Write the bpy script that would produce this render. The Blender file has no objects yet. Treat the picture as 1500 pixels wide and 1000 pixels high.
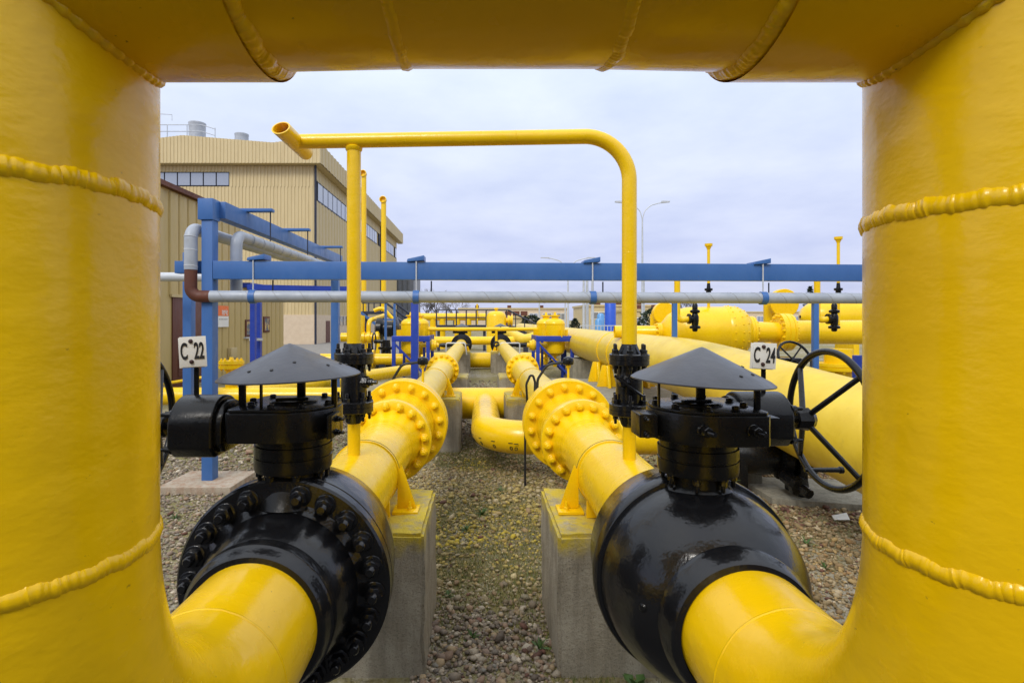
import bpy, bmesh, math, random
import numpy as np
from mathutils import Vector, Matrix, Quaternion
R = math.radians
PI = math.pi
rnd = random.Random(7)

# ---------------------------------------------------------------- camera, sky, sun, exposure
H = 1.90                         # eye height; shapes below are given relative to the eye, H is added on build
F, VX, VY = 800.0, 703.0, 468.0  # focal length and vanishing point in photo pixels (1500 x 1000)
scene = bpy.context.scene
cam_d = bpy.data.cameras.new('camera')
cam_d.sensor_width = 36.0
cam_d.lens = 36.0 * F / 1500.0
cam_d.shift_x = (750 - VX) / 1500.0
cam_d.shift_y = (VY - 500) / 1500.0
cam_d.clip_start = 0.02
cam_d.clip_end = 3000
cam = bpy.data.objects.new('camera', cam_d)
cam.location = (0, 0, H)
cam.rotation_euler = (PI / 2, 0, 0)
scene.collection.objects.link(cam)
scene.camera = cam

world = bpy.data.worlds.new('World')
scene.world = world
world.use_nodes = True
wn, wl = world.node_tree.nodes, world.node_tree.links
wn.clear()
SUN_EL, SUN_AZ = R(43), R(204)
w_out = wn.new('ShaderNodeOutputWorld')
w_bg = wn.new('ShaderNodeBackground')
w_bg2 = wn.new('ShaderNodeBackground')
w_mix = wn.new('ShaderNodeMixShader')
w_sky = wn.new('ShaderNodeTexSky')
w_sky.sky_type = 'NISHITA'
w_sky.sun_disc = False
w_sky.sun_elevation = SUN_EL
w_sky.sun_rotation = SUN_AZ
wl.new(w_sky.outputs[0], w_bg.inputs[0])
w_bg.inputs[1].default_value = 0.10
w_tc = wn.new('ShaderNodeTexCoord')
w_sep = wn.new('ShaderNodeSeparateXYZ')
wl.new(w_tc.outputs['Generated'], w_sep.inputs[0])
w_ramp = wn.new('ShaderNodeValToRGB')           # overcast dome, brighter overhead
cr = w_ramp.color_ramp
cr.elements[0].position = 0.0
cr.elements[0].color = (0.55, 0.58, 0.80, 1)
cr.elements[1].position = 1.0
cr.elements[1].color = (1.50, 1.55, 1.64, 1)
e = cr.elements.new(0.12); e.color = (0.63, 0.67, 0.90, 1)
e = cr.elements.new(0.40); e.color = (0.80, 0.885, 1.03, 1)
wl.new(w_sep.outputs[2], w_ramp.inputs[0])
# flat cloud layer: project the direction on a plane overhead
w_max = wn.new('ShaderNodeMath'); w_max.operation = 'MAXIMUM'; w_max.inputs[1].default_value = 0.0
wl.new(w_sep.outputs[2], w_max.inputs[0])
w_add = wn.new('ShaderNodeMath'); w_add.operation = 'ADD'; w_add.inputs[1].default_value = 0.16
wl.new(w_max.outputs[0], w_add.inputs[0])
w_div = wn.new('ShaderNodeVectorMath'); w_div.operation = 'DIVIDE'
w_cmb = wn.new('ShaderNodeCombineXYZ')
for i in range(3):
    wl.new(w_add.outputs[0], w_cmb.inputs[i])
wl.new(w_tc.outputs['Generated'], w_div.inputs[0])
wl.new(w_cmb.outputs[0], w_div.inputs[1])
w_noi = wn.new('ShaderNodeTexNoise')
w_noi.inputs['Scale'].default_value = 1.7
w_noi.inputs['Detail'].default_value = 7
w_noi.inputs['Roughness'].default_value = 0.55
wl.new(w_div.outputs[0], w_noi.inputs['Vector'])
w_r2 = wn.new('ShaderNodeValToRGB')
w_r2.color_ramp.elements[0].position = 0.33
w_r2.color_ramp.elements[0].color = (0.89, 0.91, 0.96, 1)
w_r2.color_ramp.elements[1].position = 0.68
w_r2.color_ramp.elements[1].color = (1.11, 1.10, 1.05, 1)
wl.new(w_noi.outputs['Fac'], w_r2.inputs[0])
w_mul = wn.new('ShaderNodeMix'); w_mul.data_type = 'RGBA'; w_mul.blend_type = 'MULTIPLY'
w_mul.inputs[0].default_value = 1.0
wl.new(w_ramp.outputs[0], w_mul.inputs[6])
wl.new(w_r2.outputs[0], w_mul.inputs[7])
wl.new(w_mul.outputs[2], w_bg2.inputs[0])
w_bg2.inputs[1].default_value = 1.0
w_mix.inputs[0].default_value = 0.90
wl.new(w_bg.outputs[0], w_mix.inputs[1])
wl.new(w_bg2.outputs[0], w_mix.inputs[2])
wl.new(w_mix.outputs[0], w_out.inputs[0])

sun_d = bpy.data.lights.new('sun', 'SUN')
sun_d.energy = 1.5
sun_d.angle = R(18)
sun_d.color = (1.0, 0.95, 0.87)
sun = bpy.data.objects.new('sun', sun_d)
sdir = Vector((math.sin(SUN_AZ) * math.cos(SUN_EL), math.cos(SUN_AZ) * math.cos(SUN_EL), math.sin(SUN_EL)))
sun.rotation_euler = sdir.to_track_quat('Z', 'Y').to_euler()
sun.location = (0, -5, 30)
scene.collection.objects.link(sun)
scene.view_settings.view_transform = 'Standard'
scene.view_settings.look = 'None'
scene.view_settings.exposure = 0.14
scene.view_settings.gamma = 1.0
scene.cycles.max_bounces = 8

# ---------------------------------------------------------------- helpers
def at(px, py, Y):
    return Vector(((px - VX) / F * Y, Y, (VY - py) / F * Y))

def basis(d):
    d = Vector(d).normalized()
    u = d.orthogonal().normalized() if abs(d.z) > 0.999 else Vector((0, 0, 1)).cross(d).normalized()
    return d, u, d.cross(u)

class MB:
    def __init__(s):
        s.v, s.f = [], []
    def ring(s, c, u, w, r, n):
        b = len(s.v)
        for i in range(n):
            a = 2 * PI * i / n
            s.v.append(Vector(c) + (u * math.cos(a) + w * math.sin(a)) * r)
        return list(range(b, b + n))
    def skin(s, a, b):
        n = len(a)
        for i in range(n):
            s.f.append((a[i], a[(i + 1) % n], b[(i + 1) % n], b[i]))
    def tube(s, path, r, n=16, caps=True, closed=False):
        P = [Vector(p) for p in path]
        m = len(P)
        rs = r if isinstance(r, (list, tuple)) else [r] * m
        T = []
        for i in range(m):
            if closed:
                t = P[(i + 1) % m] - P[i - 1]
            else:
                t = P[min(i + 1, m - 1)] - P[max(i - 1, 0)]
            T.append(t.normalized())
        d, u, w = basis(T[0])
        rings = []
        for i in range(m):
            if i:
                q = T[i - 1].rotation_difference(T[i])
                u = q @ u
                u = (u - T[i] * u.dot(T[i])).normalized()
            w = T[i].cross(u)
            rings.append(s.ring(P[i], u, w, rs[i], n))
        for i in range(m - 1):
            s.skin(rings[i], rings[i + 1])
        if closed:
            s.skin(rings[-1], rings[0])
        elif caps:
            s.f.append(tuple(reversed(rings[0])))
            s.f.append(tuple(rings[-1]))
        return s
    def cyl(s, p0, p1, r, n=16, caps=True):
        return s.tube([p0, p1], r, n, caps)
    def lathe(s, o, axis, prof, n=32, caps=True):
        d, u, w = basis(axis)
        o = Vector(o)
        rings = [s.ring(o + d * t, u, w, max(r, 1e-4), n) for t, r in prof]
        for a, b in zip(rings, rings[1:]):
            s.skin(a, b)
        if caps:
            s.f.append(tuple(reversed(rings[0])))
            s.f.append(tuple(rings[-1]))
        return s
    def box(s, lo, hi):
        b = len(s.v)
        for x in (lo[0], hi[0]):
            for y in (lo[1], hi[1]):
                for z in (lo[2], hi[2]):
                    s.v.append(Vector((x, y, z)))
        for q in ((0, 1, 3, 2), (4, 6, 7, 5), (0, 4, 5, 1), (2, 3, 7, 6), (0, 2, 6, 4), (1, 5, 7, 3)):
            s.f.append(tuple(b + i for i in q))
        return s
    def bar(s, p0, p1, w, h, up=(0, 0, 1)):
        p0, p1 = Vector(p0), Vector(p1)
        d = (p1 - p0).normalized()
        up = Vector(up)
        if abs(d.dot(up)) > 0.98:
            up = Vector((0, 1, 0))
        sx = d.cross(up).normalized()
        uz = sx.cross(d)
        b = len(s.v)
        for p in (p0, p1):
            for a, c in ((-1, -1), (1, -1), (1, 1), (-1, 1)):
                s.v.append(p + sx * (a * w / 2) + uz * (c * h / 2))
        s.f.append((b, b + 1, b + 2, b + 3))
        s.f.append((b + 7, b + 6, b + 5, b + 4))
        for i in range(4):
            j = (i + 1) % 4
            s.f.append((b + i, b + 4 + i, b + 4 + j, b + j))
        return s
    def prism(s, pts, off):
        b, n, off = len(s.v), len(pts), Vector(off)
        for p in pts:
            s.v.append(Vector(p))
        for p in pts:
            s.v.append(Vector(p) + off)
        s.f.append(tuple(range(b + n - 1, b - 1, -1)))
        s.f.append(tuple(range(b + n, b + 2 * n)))
        for i in range(n):
            j = (i + 1) % n
            s.f.append((b + i, b + j, b + n + j, b + n + i))
        return s

col = scene.collection
WLOC = {}
def mesh_of(mb, name, mat, off=(0, 0, 0), bevel=0, smooth=True, bseg=2):
    off = Vector(off)
    me = bpy.data.meshes.new(name)
    me.from_pydata([tuple(Vector(p) - off) for p in mb.v], [], mb.f)
    bm = bmesh.new(); bm.from_mesh(me)
    bmesh.ops.recalc_face_normals(bm, faces=bm.faces)
    if bevel:
        ed = [e_ for e_ in bm.edges if len(e_.link_faces) == 2 and e_.calc_face_angle(0) > R(35)]
        bmesh.ops.bevel(bm, geom=ed, offset=bevel, segments=bseg, affect='EDGES', profile=0.6)
    bm.to_mesh(me); bm.free()
    if smooth:
        me.shade_smooth()
        me.set_sharp_from_angle(angle=R(38))
    if mat:
        me.materials.append(mat)
    return me
def link(o, parent):
    col.objects.link(o)
    if parent is not None:
        o.parent = parent
    return o
def tag(o, label, cat, group=None):
    o['label'] = label; o['category'] = cat
    if group:
        o['group'] = group
    return o
def thing(name, label, cat, base, group=None):
    """Empty at the thing's base; base is relative to the eye."""
    o = bpy.data.objects.new(name, None)
    o.empty_display_size = 0.1
    b = Vector(base)
    o.location = b + Vector((0, 0, H))
    col.objects.link(o)
    WLOC[o.name] = b
    return tag(o, label, cat, group)
def part(parent, name, mb, mat, bevel=0, smooth=True, bseg=2):
    off = WLOC[parent.name]
    o = bpy.data.objects.new(name, mesh_of(mb, name, mat, off, bevel, smooth, bseg))
    link(o, parent)
    WLOC[o.name] = off
    return o
def solo(name, mb, mat, base, label=None, cat=None, group=None, kind=None, bevel=0, smooth=True, bseg=2):
    b = Vector(base)
    o = bpy.data.objects.new(name, mesh_of(mb, name, mat, b, bevel, smooth, bseg))
    o.location = b + Vector((0, 0, H))
    link(o, None)
    WLOC[o.name] = b
    if label:
        tag(o, label, cat, group)
    if kind:
        o['kind'] = kind
    return o
def inst(parent, name, me, pos, axis=(0, 0, 1), spin=0.0, scale=1.0):
    """copy of a shared mesh (built along +Z) as a part"""
    o = bpy.data.objects.new(name, me)
    q = Vector((0, 0, 1)).rotation_difference(Vector(axis).normalized()) @ Quaternion((0, 0, 1), spin)
    o.location = Vector(pos) - WLOC[parent.name]
    o.rotation_mode = 'QUATERNION'
    o.rotation_quaternion = q
    o.scale = (scale,) * 3
    return link(o, parent)
def arc(c, u, w, r, a0, a1, n):
    c, u, w = Vector(c), Vector(u), Vector(w)
    return [c + (u * math.cos(a0 + (a1 - a0) * i / n) + w * math.sin(a0 + (a1 - a0) * i / n)) * r for i in range(n + 1)]
def bend(pts, rad, n=8):
    """polyline with rounded corners"""
    P = [Vector(p) for p in pts]
    out = [P[0]]
    for i in range(1, len(P) - 1):
        a, b = (P[i - 1] - P[i]), (P[i + 1] - P[i])
        an, bn = a.normalized(), b.normalized()
        ang = an.angle(bn)
        t = min(rad / math.tan(ang / 2), a.length * .49, b.length * .49)
        rr = t * math.tan(ang / 2)
        p0, p1 = P[i] + an * t, P[i] + bn * t
        c = P[i] + (an + bn).normalized() * (rr / math.sin(ang / 2))
        for k in range(n + 1):
            s_ = k / n
            v = (p0 - c).lerp(p1 - c, s_).normalized() * rr
            out.append(c + v)
    out.append(P[-1])
    return out
def weld(c, axis, r, t=0.012, n=640, seg=10, amp=0.35, seed=1):
    """hand-laid bead round a pipe: fine ripples, slow drift, half sunk into the wall"""
    d, u, w = basis(axis)
    rr = random.Random(seed)
    ph = [rr.random() * 6.28 for _ in range(8)]
    path, rad = [], []
    n = max(80, int(n * min(1, r / .2)))
    rip = max(20, int(2 * PI * r / (t * .62)))
    kn = [rr.uniform(-1, 1) for _ in range(61)]
    for i in range(n):
        a = 2 * PI * i / n
        x = i / n * 60; k = int(x); f = x - k; f = f * f * (3 - 2 * f)
        slow = kn[k] * (1 - f) + kn[(k + 1) % 60] * f
        sh = slow * .3 + .2 * math.sin(a * 5 + ph[0]) + .12 * math.sin(a * 23 + ph[1])
        path.append(Vector(c) + (u * math.cos(a) + w * math.sin(a)) * (r - t * .74) + d * (sh * t * .4))
        rad.append(t * (1 + amp * (.06 * math.sin(rip * a + ph[2] + 3 * slow) + .07 * slow + .05 * math.sin(a * 41 + ph[3]) + .06 * rr.uniform(-1, 1))))
    return MB().tube(path, rad, seg, closed=True)

# ---------------------------------------------------------------- materials
def newmat(name):
    m = bpy.data.materials.new(name); m.use_nodes = True
    return m, m.node_tree.nodes, m.node_tree.links, m.node_tree.nodes['Principled BSDF']
def tex(n, l, kind, scale, detail=4, rough=.55, vec=None, **kw):
    t = n.new(kind)
    t.inputs['Scale'].default_value = scale
    if 'Detail' in t.inputs: t.inputs['Detail'].default_value = detail
    if 'Roughness' in t.inputs: t.inputs['Roughness'].default_value = rough
    if vec is not None: l.new(vec, t.inputs['Vector'])
    for k, v in kw.items(): t.inputs[k].default_value = v
    return t
def ramp(n, l, src, stops):
    r = n.new('ShaderNodeValToRGB')
    r.color_ramp.elements[0].position, r.color_ramp.elements[0].color = stops[0][0], (*stops[0][1], 1)
    r.color_ramp.elements[1].position, r.color_ramp.elements[1].color = stops[-1][0], (*stops[-1][1], 1)
    for p, c in stops[1:-1]:
        q = r.color_ramp.elements.new(p); q.color = (*c, 1)
    l.new(src, r.inputs[0])
    return r.outputs[0]
def mixc(n, l, fac, a, b, blend='MIX'):
    m = n.new('ShaderNodeMix'); m.data_type = 'RGBA'; m.blend_type = blend
    for sock, v in ((m.inputs[0], fac), (m.inputs[6], a), (m.inputs[7], b)):
        if hasattr(v, 'links') or hasattr(v, 'is_linked'): l.new(v, sock)
        elif isinstance(v, tuple): sock.default_value = (*v, 1)
        else: sock.default_value = v
    return m.outputs[2]
def bump(n, l, p, h, strength, dist, prev=None):
    b = n.new('ShaderNodeBump')
    b.inputs['Strength'].default_value = strength
    b.inputs['Distance'].default_value = dist
    l.new(h, b.inputs['Height'])
    if prev is not None: l.new(prev, b.inputs['Normal'])
    l.new(b.outputs[0], p.inputs['Normal'])
    return b.outputs[0]
def mapping(n, l, scale=(1, 1, 1), coord='Object'):
    tc = n.new('ShaderNodeTexCoord'); mp = n.new('ShaderNodeMapping')
    mp.inputs['Scale'].default_value = scale
    l.new(tc.outputs[coord], mp.inputs[0])
    return mp.outputs[0]
def paint(name, c, c2, rough=.3, coat=.25, bs=.25, wav=.4, vecs=(1, 1, 1), dirt=0.0, dirtc=(.2, .12, .05), spec=.5, specks=0.0, speckc=(.12, .05, .02)):
    m, n, l, p = newmat(name)
    v = mapping(n, l, vecs)
    a = tex(n, l, 'ShaderNodeTexNoise', 3.0, 5, .6, v)
    colr = ramp(n, l, a.outputs['Fac'], [(.3, c), (.72, c2)])
    if dirt:
        d = tex(n, l, 'ShaderNodeTexNoise', 9.0, 8, .7, v)
        f = ramp(n, l, d.outputs['Fac'], [(.58, (0, 0, 0)), (.80, (dirt,) * 3)])
        colr = mixc(n, l, f, colr, dirtc)
    if specks:      # chips and rust freckles
        sp = tex(n, l, 'ShaderNodeTexNoise', 55.0, 3, .6, v)
        sp2 = tex(n, l, 'ShaderNodeTexNoise', 4.0, 3, .6, v)
        f1 = ramp(n, l, sp.outputs['Fac'], [(.70, (0, 0, 0)), (.74, (specks,) * 3)])
        f2 = ramp(n, l, sp2.outputs['Fac'], [(.45, (0, 0, 0)), (.62, (1, 1, 1))])
        colr = mixc(n, l, mixc(n, l, 1.0, f1, f2, 'MULTIPLY'), colr, speckc)
    l.new(colr, p.inputs['Base Color'])
    b = tex(n, l, 'ShaderNodeTexNoise', 14.0, 3, .5, v)
    rr = ramp(n, l, b.outputs['Fac'], [(.3, (rough * .8,) * 3), (.7, (rough * 1.25,) * 3)])
    l.new(rr, p.inputs['Roughness'])
    p.inputs['Coat Weight'].default_value = coat
    p.inputs['Coat Roughness'].default_value = .12
    p.inputs['Specular IOR Level'].default_value = spec
    w = tex(n, l, 'ShaderNodeTexNoise', 7.0, 4, .55, v)
    nb = bump(n, l, p, w.outputs['Fac'], wav, .012)
    g = tex(n, l, 'ShaderNodeTexNoise', 95.0, 3, .5, v)
    nb2 = bump(n, l, p, g.outputs['Fac'], bs, .0015, nb)
    l.new(nb2, p.inputs['Coat Normal'])
    return m
M = {}
M['yellow'] = paint('yellow_paint', (.88, .545, .002), (.95, .62, .004), .28, .14, .25, .30, (1, 1, 1), .10, (.52, .31, .01), .42, .7, (.24, .12, .02))
M['yellow_big'] = paint('yellow_paint_brushed', (.86, .515, .001), (.94, .585, .002), .24, .14, .20, .34, (1, 1, 1.6), .22, (.55, .32, .004), .36, .8, (.20, .09, .012))
M['yellow_dirty'] = paint('yellow_paint_weathered', (.74, .50, .02), (.86, .62, .05), .38, .1, .3, .3, (1, 1, 1), .30, (.30, .20, .05))
M['black'] = paint('black_gloss_paint', (.006, .006, .007), (.010, .010, .011), .20, .25, .45, .5, (1, 1, 1), spec=.35)
M['black_satin'] = paint('black_satin_paint', (.005, .005, .0055), (.010, .010, .010), .26, .05, .4, .3, spec=.30)
M['cap'] = paint('dark_grey_sheet_paint', (.046, .050, .064), (.068, .072, .088), .36, .1, .3, .4, (1, 1, .35), .5, (.085, .080, .075), .5, .8, (.02, .014, .012))
M['blue'] = paint('light_blue_paint', (.038, .125, .36), (.056, .158, .42), .42, .05, .3, .15, (1, 1, .5), .22, (.10, .12, .20), .5, .9, (.16, .07, .035))
M['dblue'] = paint('dark_blue_paint', (.010, .035, .30), (.02, .06, .42), .40, .05, .2, .15)
M['navy'] = paint('navy_steel_paint', (.012, .016, .035), (.03, .035, .06), .5, 0, .2, .1)
M['grey'] = paint('grey_pipe_wrap', (.30, .33, .38), (.44, .47, .52), .42, .0, .4, .3, (1, 1, 1), .35, (.20, .17, .13))
M['seam'] = paint('pipe_wrap_seam', (.22, .22, .22), (.33, .33, .33), .5, .0, .4, .3)
M['galv'] = paint('galvanised_steel', (.45, .47, .50), (.60, .62, .65), .35, 0, .2, .1)
M['rust'] = paint('rust_brown_primer', (.085, .025, .014), (.15, .045, .022), .65, 0, .6, .4, (1, 1, 1), .4, (.2, .09, .04))
M['white'] = paint('white_sign_enamel', (.74, .73, .68), (.82, .81, .77), .35, .2, .1, .05, (1, 1, 1), .15, (.45, .36, .25))
M['ink'] = paint('black_sign_ink', (.012, .012, .014), (.02, .02, .02), .5, 0, .1, .05)
M['orange'] = paint('orange_sign_enamel', (.80, .15, .02), (.86, .19, .03), .4, .1, .1, .05)
M['clad'] = paint('beige_cladding', (.58, .455, .235), (.64, .51, .275), .45, 0, .1, .1, (1, 1, .2), .15, (.36, .26, .11))
M['clad2'] = paint('ochre_cladding', (.46, .34, .125), (.52, .39, .16), .45, 0, .1, .1, (1, 1, .25), .3, (.22, .15, .06))
M['clad3'] = paint('tan_shade_cladding', (.50, .39, .19), (.55, .43, .22), .5, 0, .1, .1, (1, 1, .2), .15, (.3, .22, .10))  # darker copy of the beige, holds the shade of the hall's side
M['plaster'] = paint('pale_plaster', (.60, .47, .33), (.68, .55, .40), .8, 0, .4, .3, (1, 1, 1), .25, (.4, .33, .25))
M['brown'] = paint('red_brown_door_paint', (.10, .028, .016), (.13, .040, .022), .5, 0, .2, .1, (1, 1, .3), .2, (.06, .03, .02))
M['greyclad'] = paint('grey_cladding', (.16, .17, .19), (.22, .23, .25), .5, 0, .2, .1)
M['tank_blue'] = paint('bright_blue_tank', (.015, .075, .52), (.025, .11, .62), .35, .1, .1, .1)
M['tank_pale'] = paint('pale_blue_tank', (.10, .30, .60), (.14, .36, .66), .35, .1, .1, .1)
M['screw'] = paint('rusty_screw', (.035, .012, .010), (.06, .02, .015), .6, 0, .3, .2)
M['bark'] = paint('grey_bark', (.10, .085, .07), (.16, .14, .12), .9, 0, .6, .4)
M['needles'] = paint('dark_needles', (.018, .032, .016), (.035, .055, .026), .7, 0, .1, .1)
M['leaf'] = paint('weed_leaf', (.045, .10, .018), (.09, .17, .035), .55, 0, .2, .1)
M['rubber'] = paint('black_rubber', (.010, .010, .011), (.016, .016, .017), .55, 0, .2, .1)

def concrete(name, c0, c1, spray=0.0, stain=None):
    m, n, l, p = newmat(name)
    v = mapping(n, l)
    a = tex(n, l, 'ShaderNodeTexNoise', 5, 9, .68, v)
    c = ramp(n, l, a.outputs['Fac'], [(.28, c0), (.72, c1)])
    vs = mapping(n, l, (6, 6, .6))
    st = tex(n, l, 'ShaderNodeTexNoise', 2.2, 6, .6, vs)
    c = mixc(n, l, ramp(n, l, st.outputs['Fac'], [(.46, (0, 0, 0)), (.72, (.65,) * 3)]), c, stain or tuple(x * .55 for x in c0))
    sp = tex(n, l, 'ShaderNodeTexNoise', 120, 3, .7, v)
    c = mixc(n, l, ramp(n, l, sp.outputs['Fac'], [(.57, (0, 0, 0)), (.64, (.6,) * 3)]), c, (.10, .085, .065))
    if spray:      # paint overspray left on the block's crown and chips of moss
        tc = n.new('ShaderNodeTexCoord'); sx = n.new('ShaderNodeSeparateXYZ')
        l.new(tc.outputs['Object'], sx.inputs[0])
        no = tex(n, l, 'ShaderNodeTexNoise', 4.5, 5, .6, v)
        ad = n.new('ShaderNodeMath'); ad.operation = 'MULTIPLY_ADD'
        ad.inputs[1].default_value = .22; l.new(no.outputs['Fac'], ad.inputs[0]); l.new(sx.outputs[2], ad.inputs[2])
        f = ramp(n, l, ad.outputs[0], [(.0, (0, 0, 0)), (.75, (0, 0, 0)), (.84, (spray,) * 3)])
        gt = tex(n, l, 'ShaderNodeTexNoise', 11, 5, .7, v)
        f2 = ramp(n, l, gt.outputs['Fac'], [(.34, (.12, .12, .12)), (.56, (1, 1, 1))])
        ff = mixc(n, l, 1.0, f, f2, 'MULTIPLY')
        c = mixc(n, l, ff, c, (.62, .47, .02))
    l.new(c, p.inputs['Base Color'])
    p.inputs['Roughness'].default_value = .88
    g = tex(n, l, 'ShaderNodeTexNoise', 60, 6, .7, v)
    nb = bump(n, l, p, g.outputs['Fac'], .9, .010)
    g2 = tex(n, l, 'ShaderNodeTexVoronoi', 45, vec=v)
    bump(n, l, p, g2.outputs['Distance'], .25, .004, nb)
    return m
M['concrete'] = concrete('weathered_concrete', (.27, .235, .17), (.46, .415, .325), .9)
M['concrete_plain'] = concrete('mossy_concrete', (.22, .20, .15), (.38, .355, .28))
M['pad'] = concrete('rusty_pad_concrete', (.34, .26, .18), (.50, .43, .34), 0, (.30, .10, .03))

def glassmat():
    m, n, l, p = newmat('dark_window_glass')
    p.inputs['Base Color'].default_value = (.10, .12, .15, 1)
    p.inputs['Roughness'].default_value = .04
    p.inputs['Specular IOR Level'].default_value = 1.0
    p.inputs['Metallic'].default_value = .55
    p.inputs['Base Color'].default_value = (.38, .40, .44, 1)
    v = mapping(n, l)
    g = tex(n, l, 'ShaderNodeTexNoise', .8, 3, .5, v)
    bump(n, l, p, g.outputs['Fac'], .06, .3)
    return m
M['glass'] = glassmat()

def groundmat():
    m, n, l, p = newmat('gravel_and_moss_ground')
    v = mapping(n, l)
    vo = tex(n, l, 'ShaderNodeTexVoronoi', 28, vec=v)
    vo.inputs['Randomness'].default_value = 1.0
    sepc = n.new('ShaderNodeSeparateColor'); l.new(vo.outputs['Color'], sepc.inputs[0])
    c = ramp(n, l, sepc.outputs[0], [(0, (.10, .080, .055)), (.35, (.20, .165, .11)), (.7, (.27, .225, .15)), (1, (.40, .36, .28))])
    b = tex(n, l, 'ShaderNodeTexNoise', .45, 6, .6, v)
    b2 = tex(n, l, 'ShaderNodeTexNoise', 7.0, 8, .7, v)
    moss = mixc(n, l, b2.outputs['Fac'], (.15, .13, .035), (.29, .245, .075))
    mask = mixc(n, l, .5, b.outputs['Color'], b2.outputs['Color'])
    sx = n.new('ShaderNodeSeparateColor'); l.new(mask, sx.inputs[0])
    f = ramp(n, l, sx.outputs[0], [(.42, (0, 0, 0)), (.54, (.9,) * 3)])
    c = mixc(n, l, f, c, moss)
    l.new(c, p.inputs['Base Color'])
    p.inputs['Roughness'].default_value = .92
    inv = n.new('ShaderNodeMath'); inv.operation = 'SUBTRACT'; inv.inputs[0].default_value = 1.0
    l.new(vo.outputs['Distance'], inv.inputs[1])
    nb = bump(n, l, p, inv.outputs[0], .8, .02)
    bump(n, l, p, b2.outputs['Fac'], .5, .03, nb)
    return m
M['ground'] = groundmat()
def vcol(name, rough, att='Col', bs=.3):
    m, n, l, p = newmat(name)
    a = n.new('ShaderNodeAttribute'); a.attribute_name = att
    v = mapping(n, l)
    g = tex(n, l, 'ShaderNodeTexNoise', 130, 4, .7, v)
    c = mixc(n, l, .35, a.outputs['Color'], mixc(n, l, 1.0, a.outputs['Color'], ramp(n, l, g.outputs['Fac'], [(.3, (.55,) * 3), (.7, (1.4,) * 3)]), 'MULTIPLY'))
    l.new(c, p.inputs['Base Color'])
    p.inputs['Roughness'].default_value = rough
    bump(n, l, p, g.outputs['Fac'], bs, .003)
    return m
M['pebble'] = vcol('pebble_stone', .8)
M['grass'] = vcol('grass_blade', .65, bs=0)
M['bounce_tarmac'] = paint('bounce_cut_tarmac', (.030, .030, .031), (.055, .053, .050), .9, 0, .5, .3)  # dark surface of the added path that cuts ground bounce
M['asphalt'] = paint('grey_yard_paving', (.20, .185, .165), (.29, .27, .245), .9, 0, .5, .3)

G = -H   # ground level relative to the eye
XL, XR, ZP, RP = -0.688, 0.784, -0.93, 0.20    # pipe axes, height and radius

# ---------------------------------------------------------------- setting
solo('ground', MB().prism([(-700, -60, G), (700, -60, G), (700, 1400, G), (-700, 1400, G)], (0, 0, -.4)), M['ground'], (0, 0, G), kind='structure', smooth=False)
solo('added_dark_path', MB().prism([(-14, -8, G + .006), (14, -8, G + .006), (14, 2.2, G + .006), (-14, 2.2, G + .006)], (0, 0, -.03)), M['bounce_tarmac'], (0, -3, G), kind='structure', smooth=False)  # dark strip added out of view, cuts ground bounce onto the portal's underside
solo('yard_road', MB().prism([(-40, 25, G + .006), (-4.2, 25, G + .006), (-5.5, 120, G + .006), (-40, 120, G + .006)], (0, 0, -.03)), M['asphalt'], (-20, 60, G), kind='structure', smooth=False)

# unseen house, inferred from dark reflections, added behind the viewer to darken black paint
ch = thing('added_dark_house', 'dark grey clad house added unseen behind the viewer to darken reflections', 'building', (0, -10, G))
part(ch, 'wall', MB().box((-26, -20, G), (24, -8.0, 3.0)), M['greyclad'])
part(ch, 'roof', MB().box((-26.4, -20.4, 3.0), (24.4, -7.6, 3.3)), M['navy'])
for x in (-9, 4):
    part(ch, 'door', MB().box((x, -8.02, G), (x + 3.2, -7.94, 1.6)), M['brown'], .01)
for i in range(10):
    part(ch, 'wall_rib', MB().box((-24 + i * 5, -8.0, G), (-23.8 + i * 5, -7.9, 3.0)), M['navy'])

# ---------------------------------------------------------------- shared meshes
def bolt_mesh(name, r, h, mat, stud=.9):
    mb = MB()
    mb.lathe((0, 0, 0), (0, 0, 1), [(-.004, r * 1.22), (h * .14, r * 1.22), (h * .2, r * 1.12)], 14)
    mb.lathe((0, 0, h * .2), (0, 0, 1), [(0, r), (h * .72, r), (h * .8, r * .86)], 6)
    mb.lathe((0, 0, h * .95), (0, 0, 1), [(-.01, r * .56), (h * stud * .8, r * .56), (h * stud, r * .42)], 12)
    return mesh_of(mb, name, mat)
BOLT_Y = bolt_mesh('bolt', .029, .034, M['yellow'], .55)
BOLT_K = bolt_mesh('bolt', .031, .036, M['black'], .75)
BOLT_S = bolt_mesh('bolt', .017, .026, M['black'], 1.2)
BOLT_H = bolt_mesh('bolt', .016, .018, M['black_satin'], .15)
BOLT_D = bolt_mesh('bolt', .016, .014, M['yellow'], .3)
def bolts(parent, me, c, axis, r, count, start=0.0, skip=(), scale=1.0):
    d, u, w = basis(axis)
    for i in range(count):
        if i in skip: continue
        a = start + 2 * PI * i / count
        inst(parent, 'bolt', me, Vector(c) + (u * math.cos(a) + w * math.sin(a)) * r, axis, rnd.random(), scale)

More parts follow.
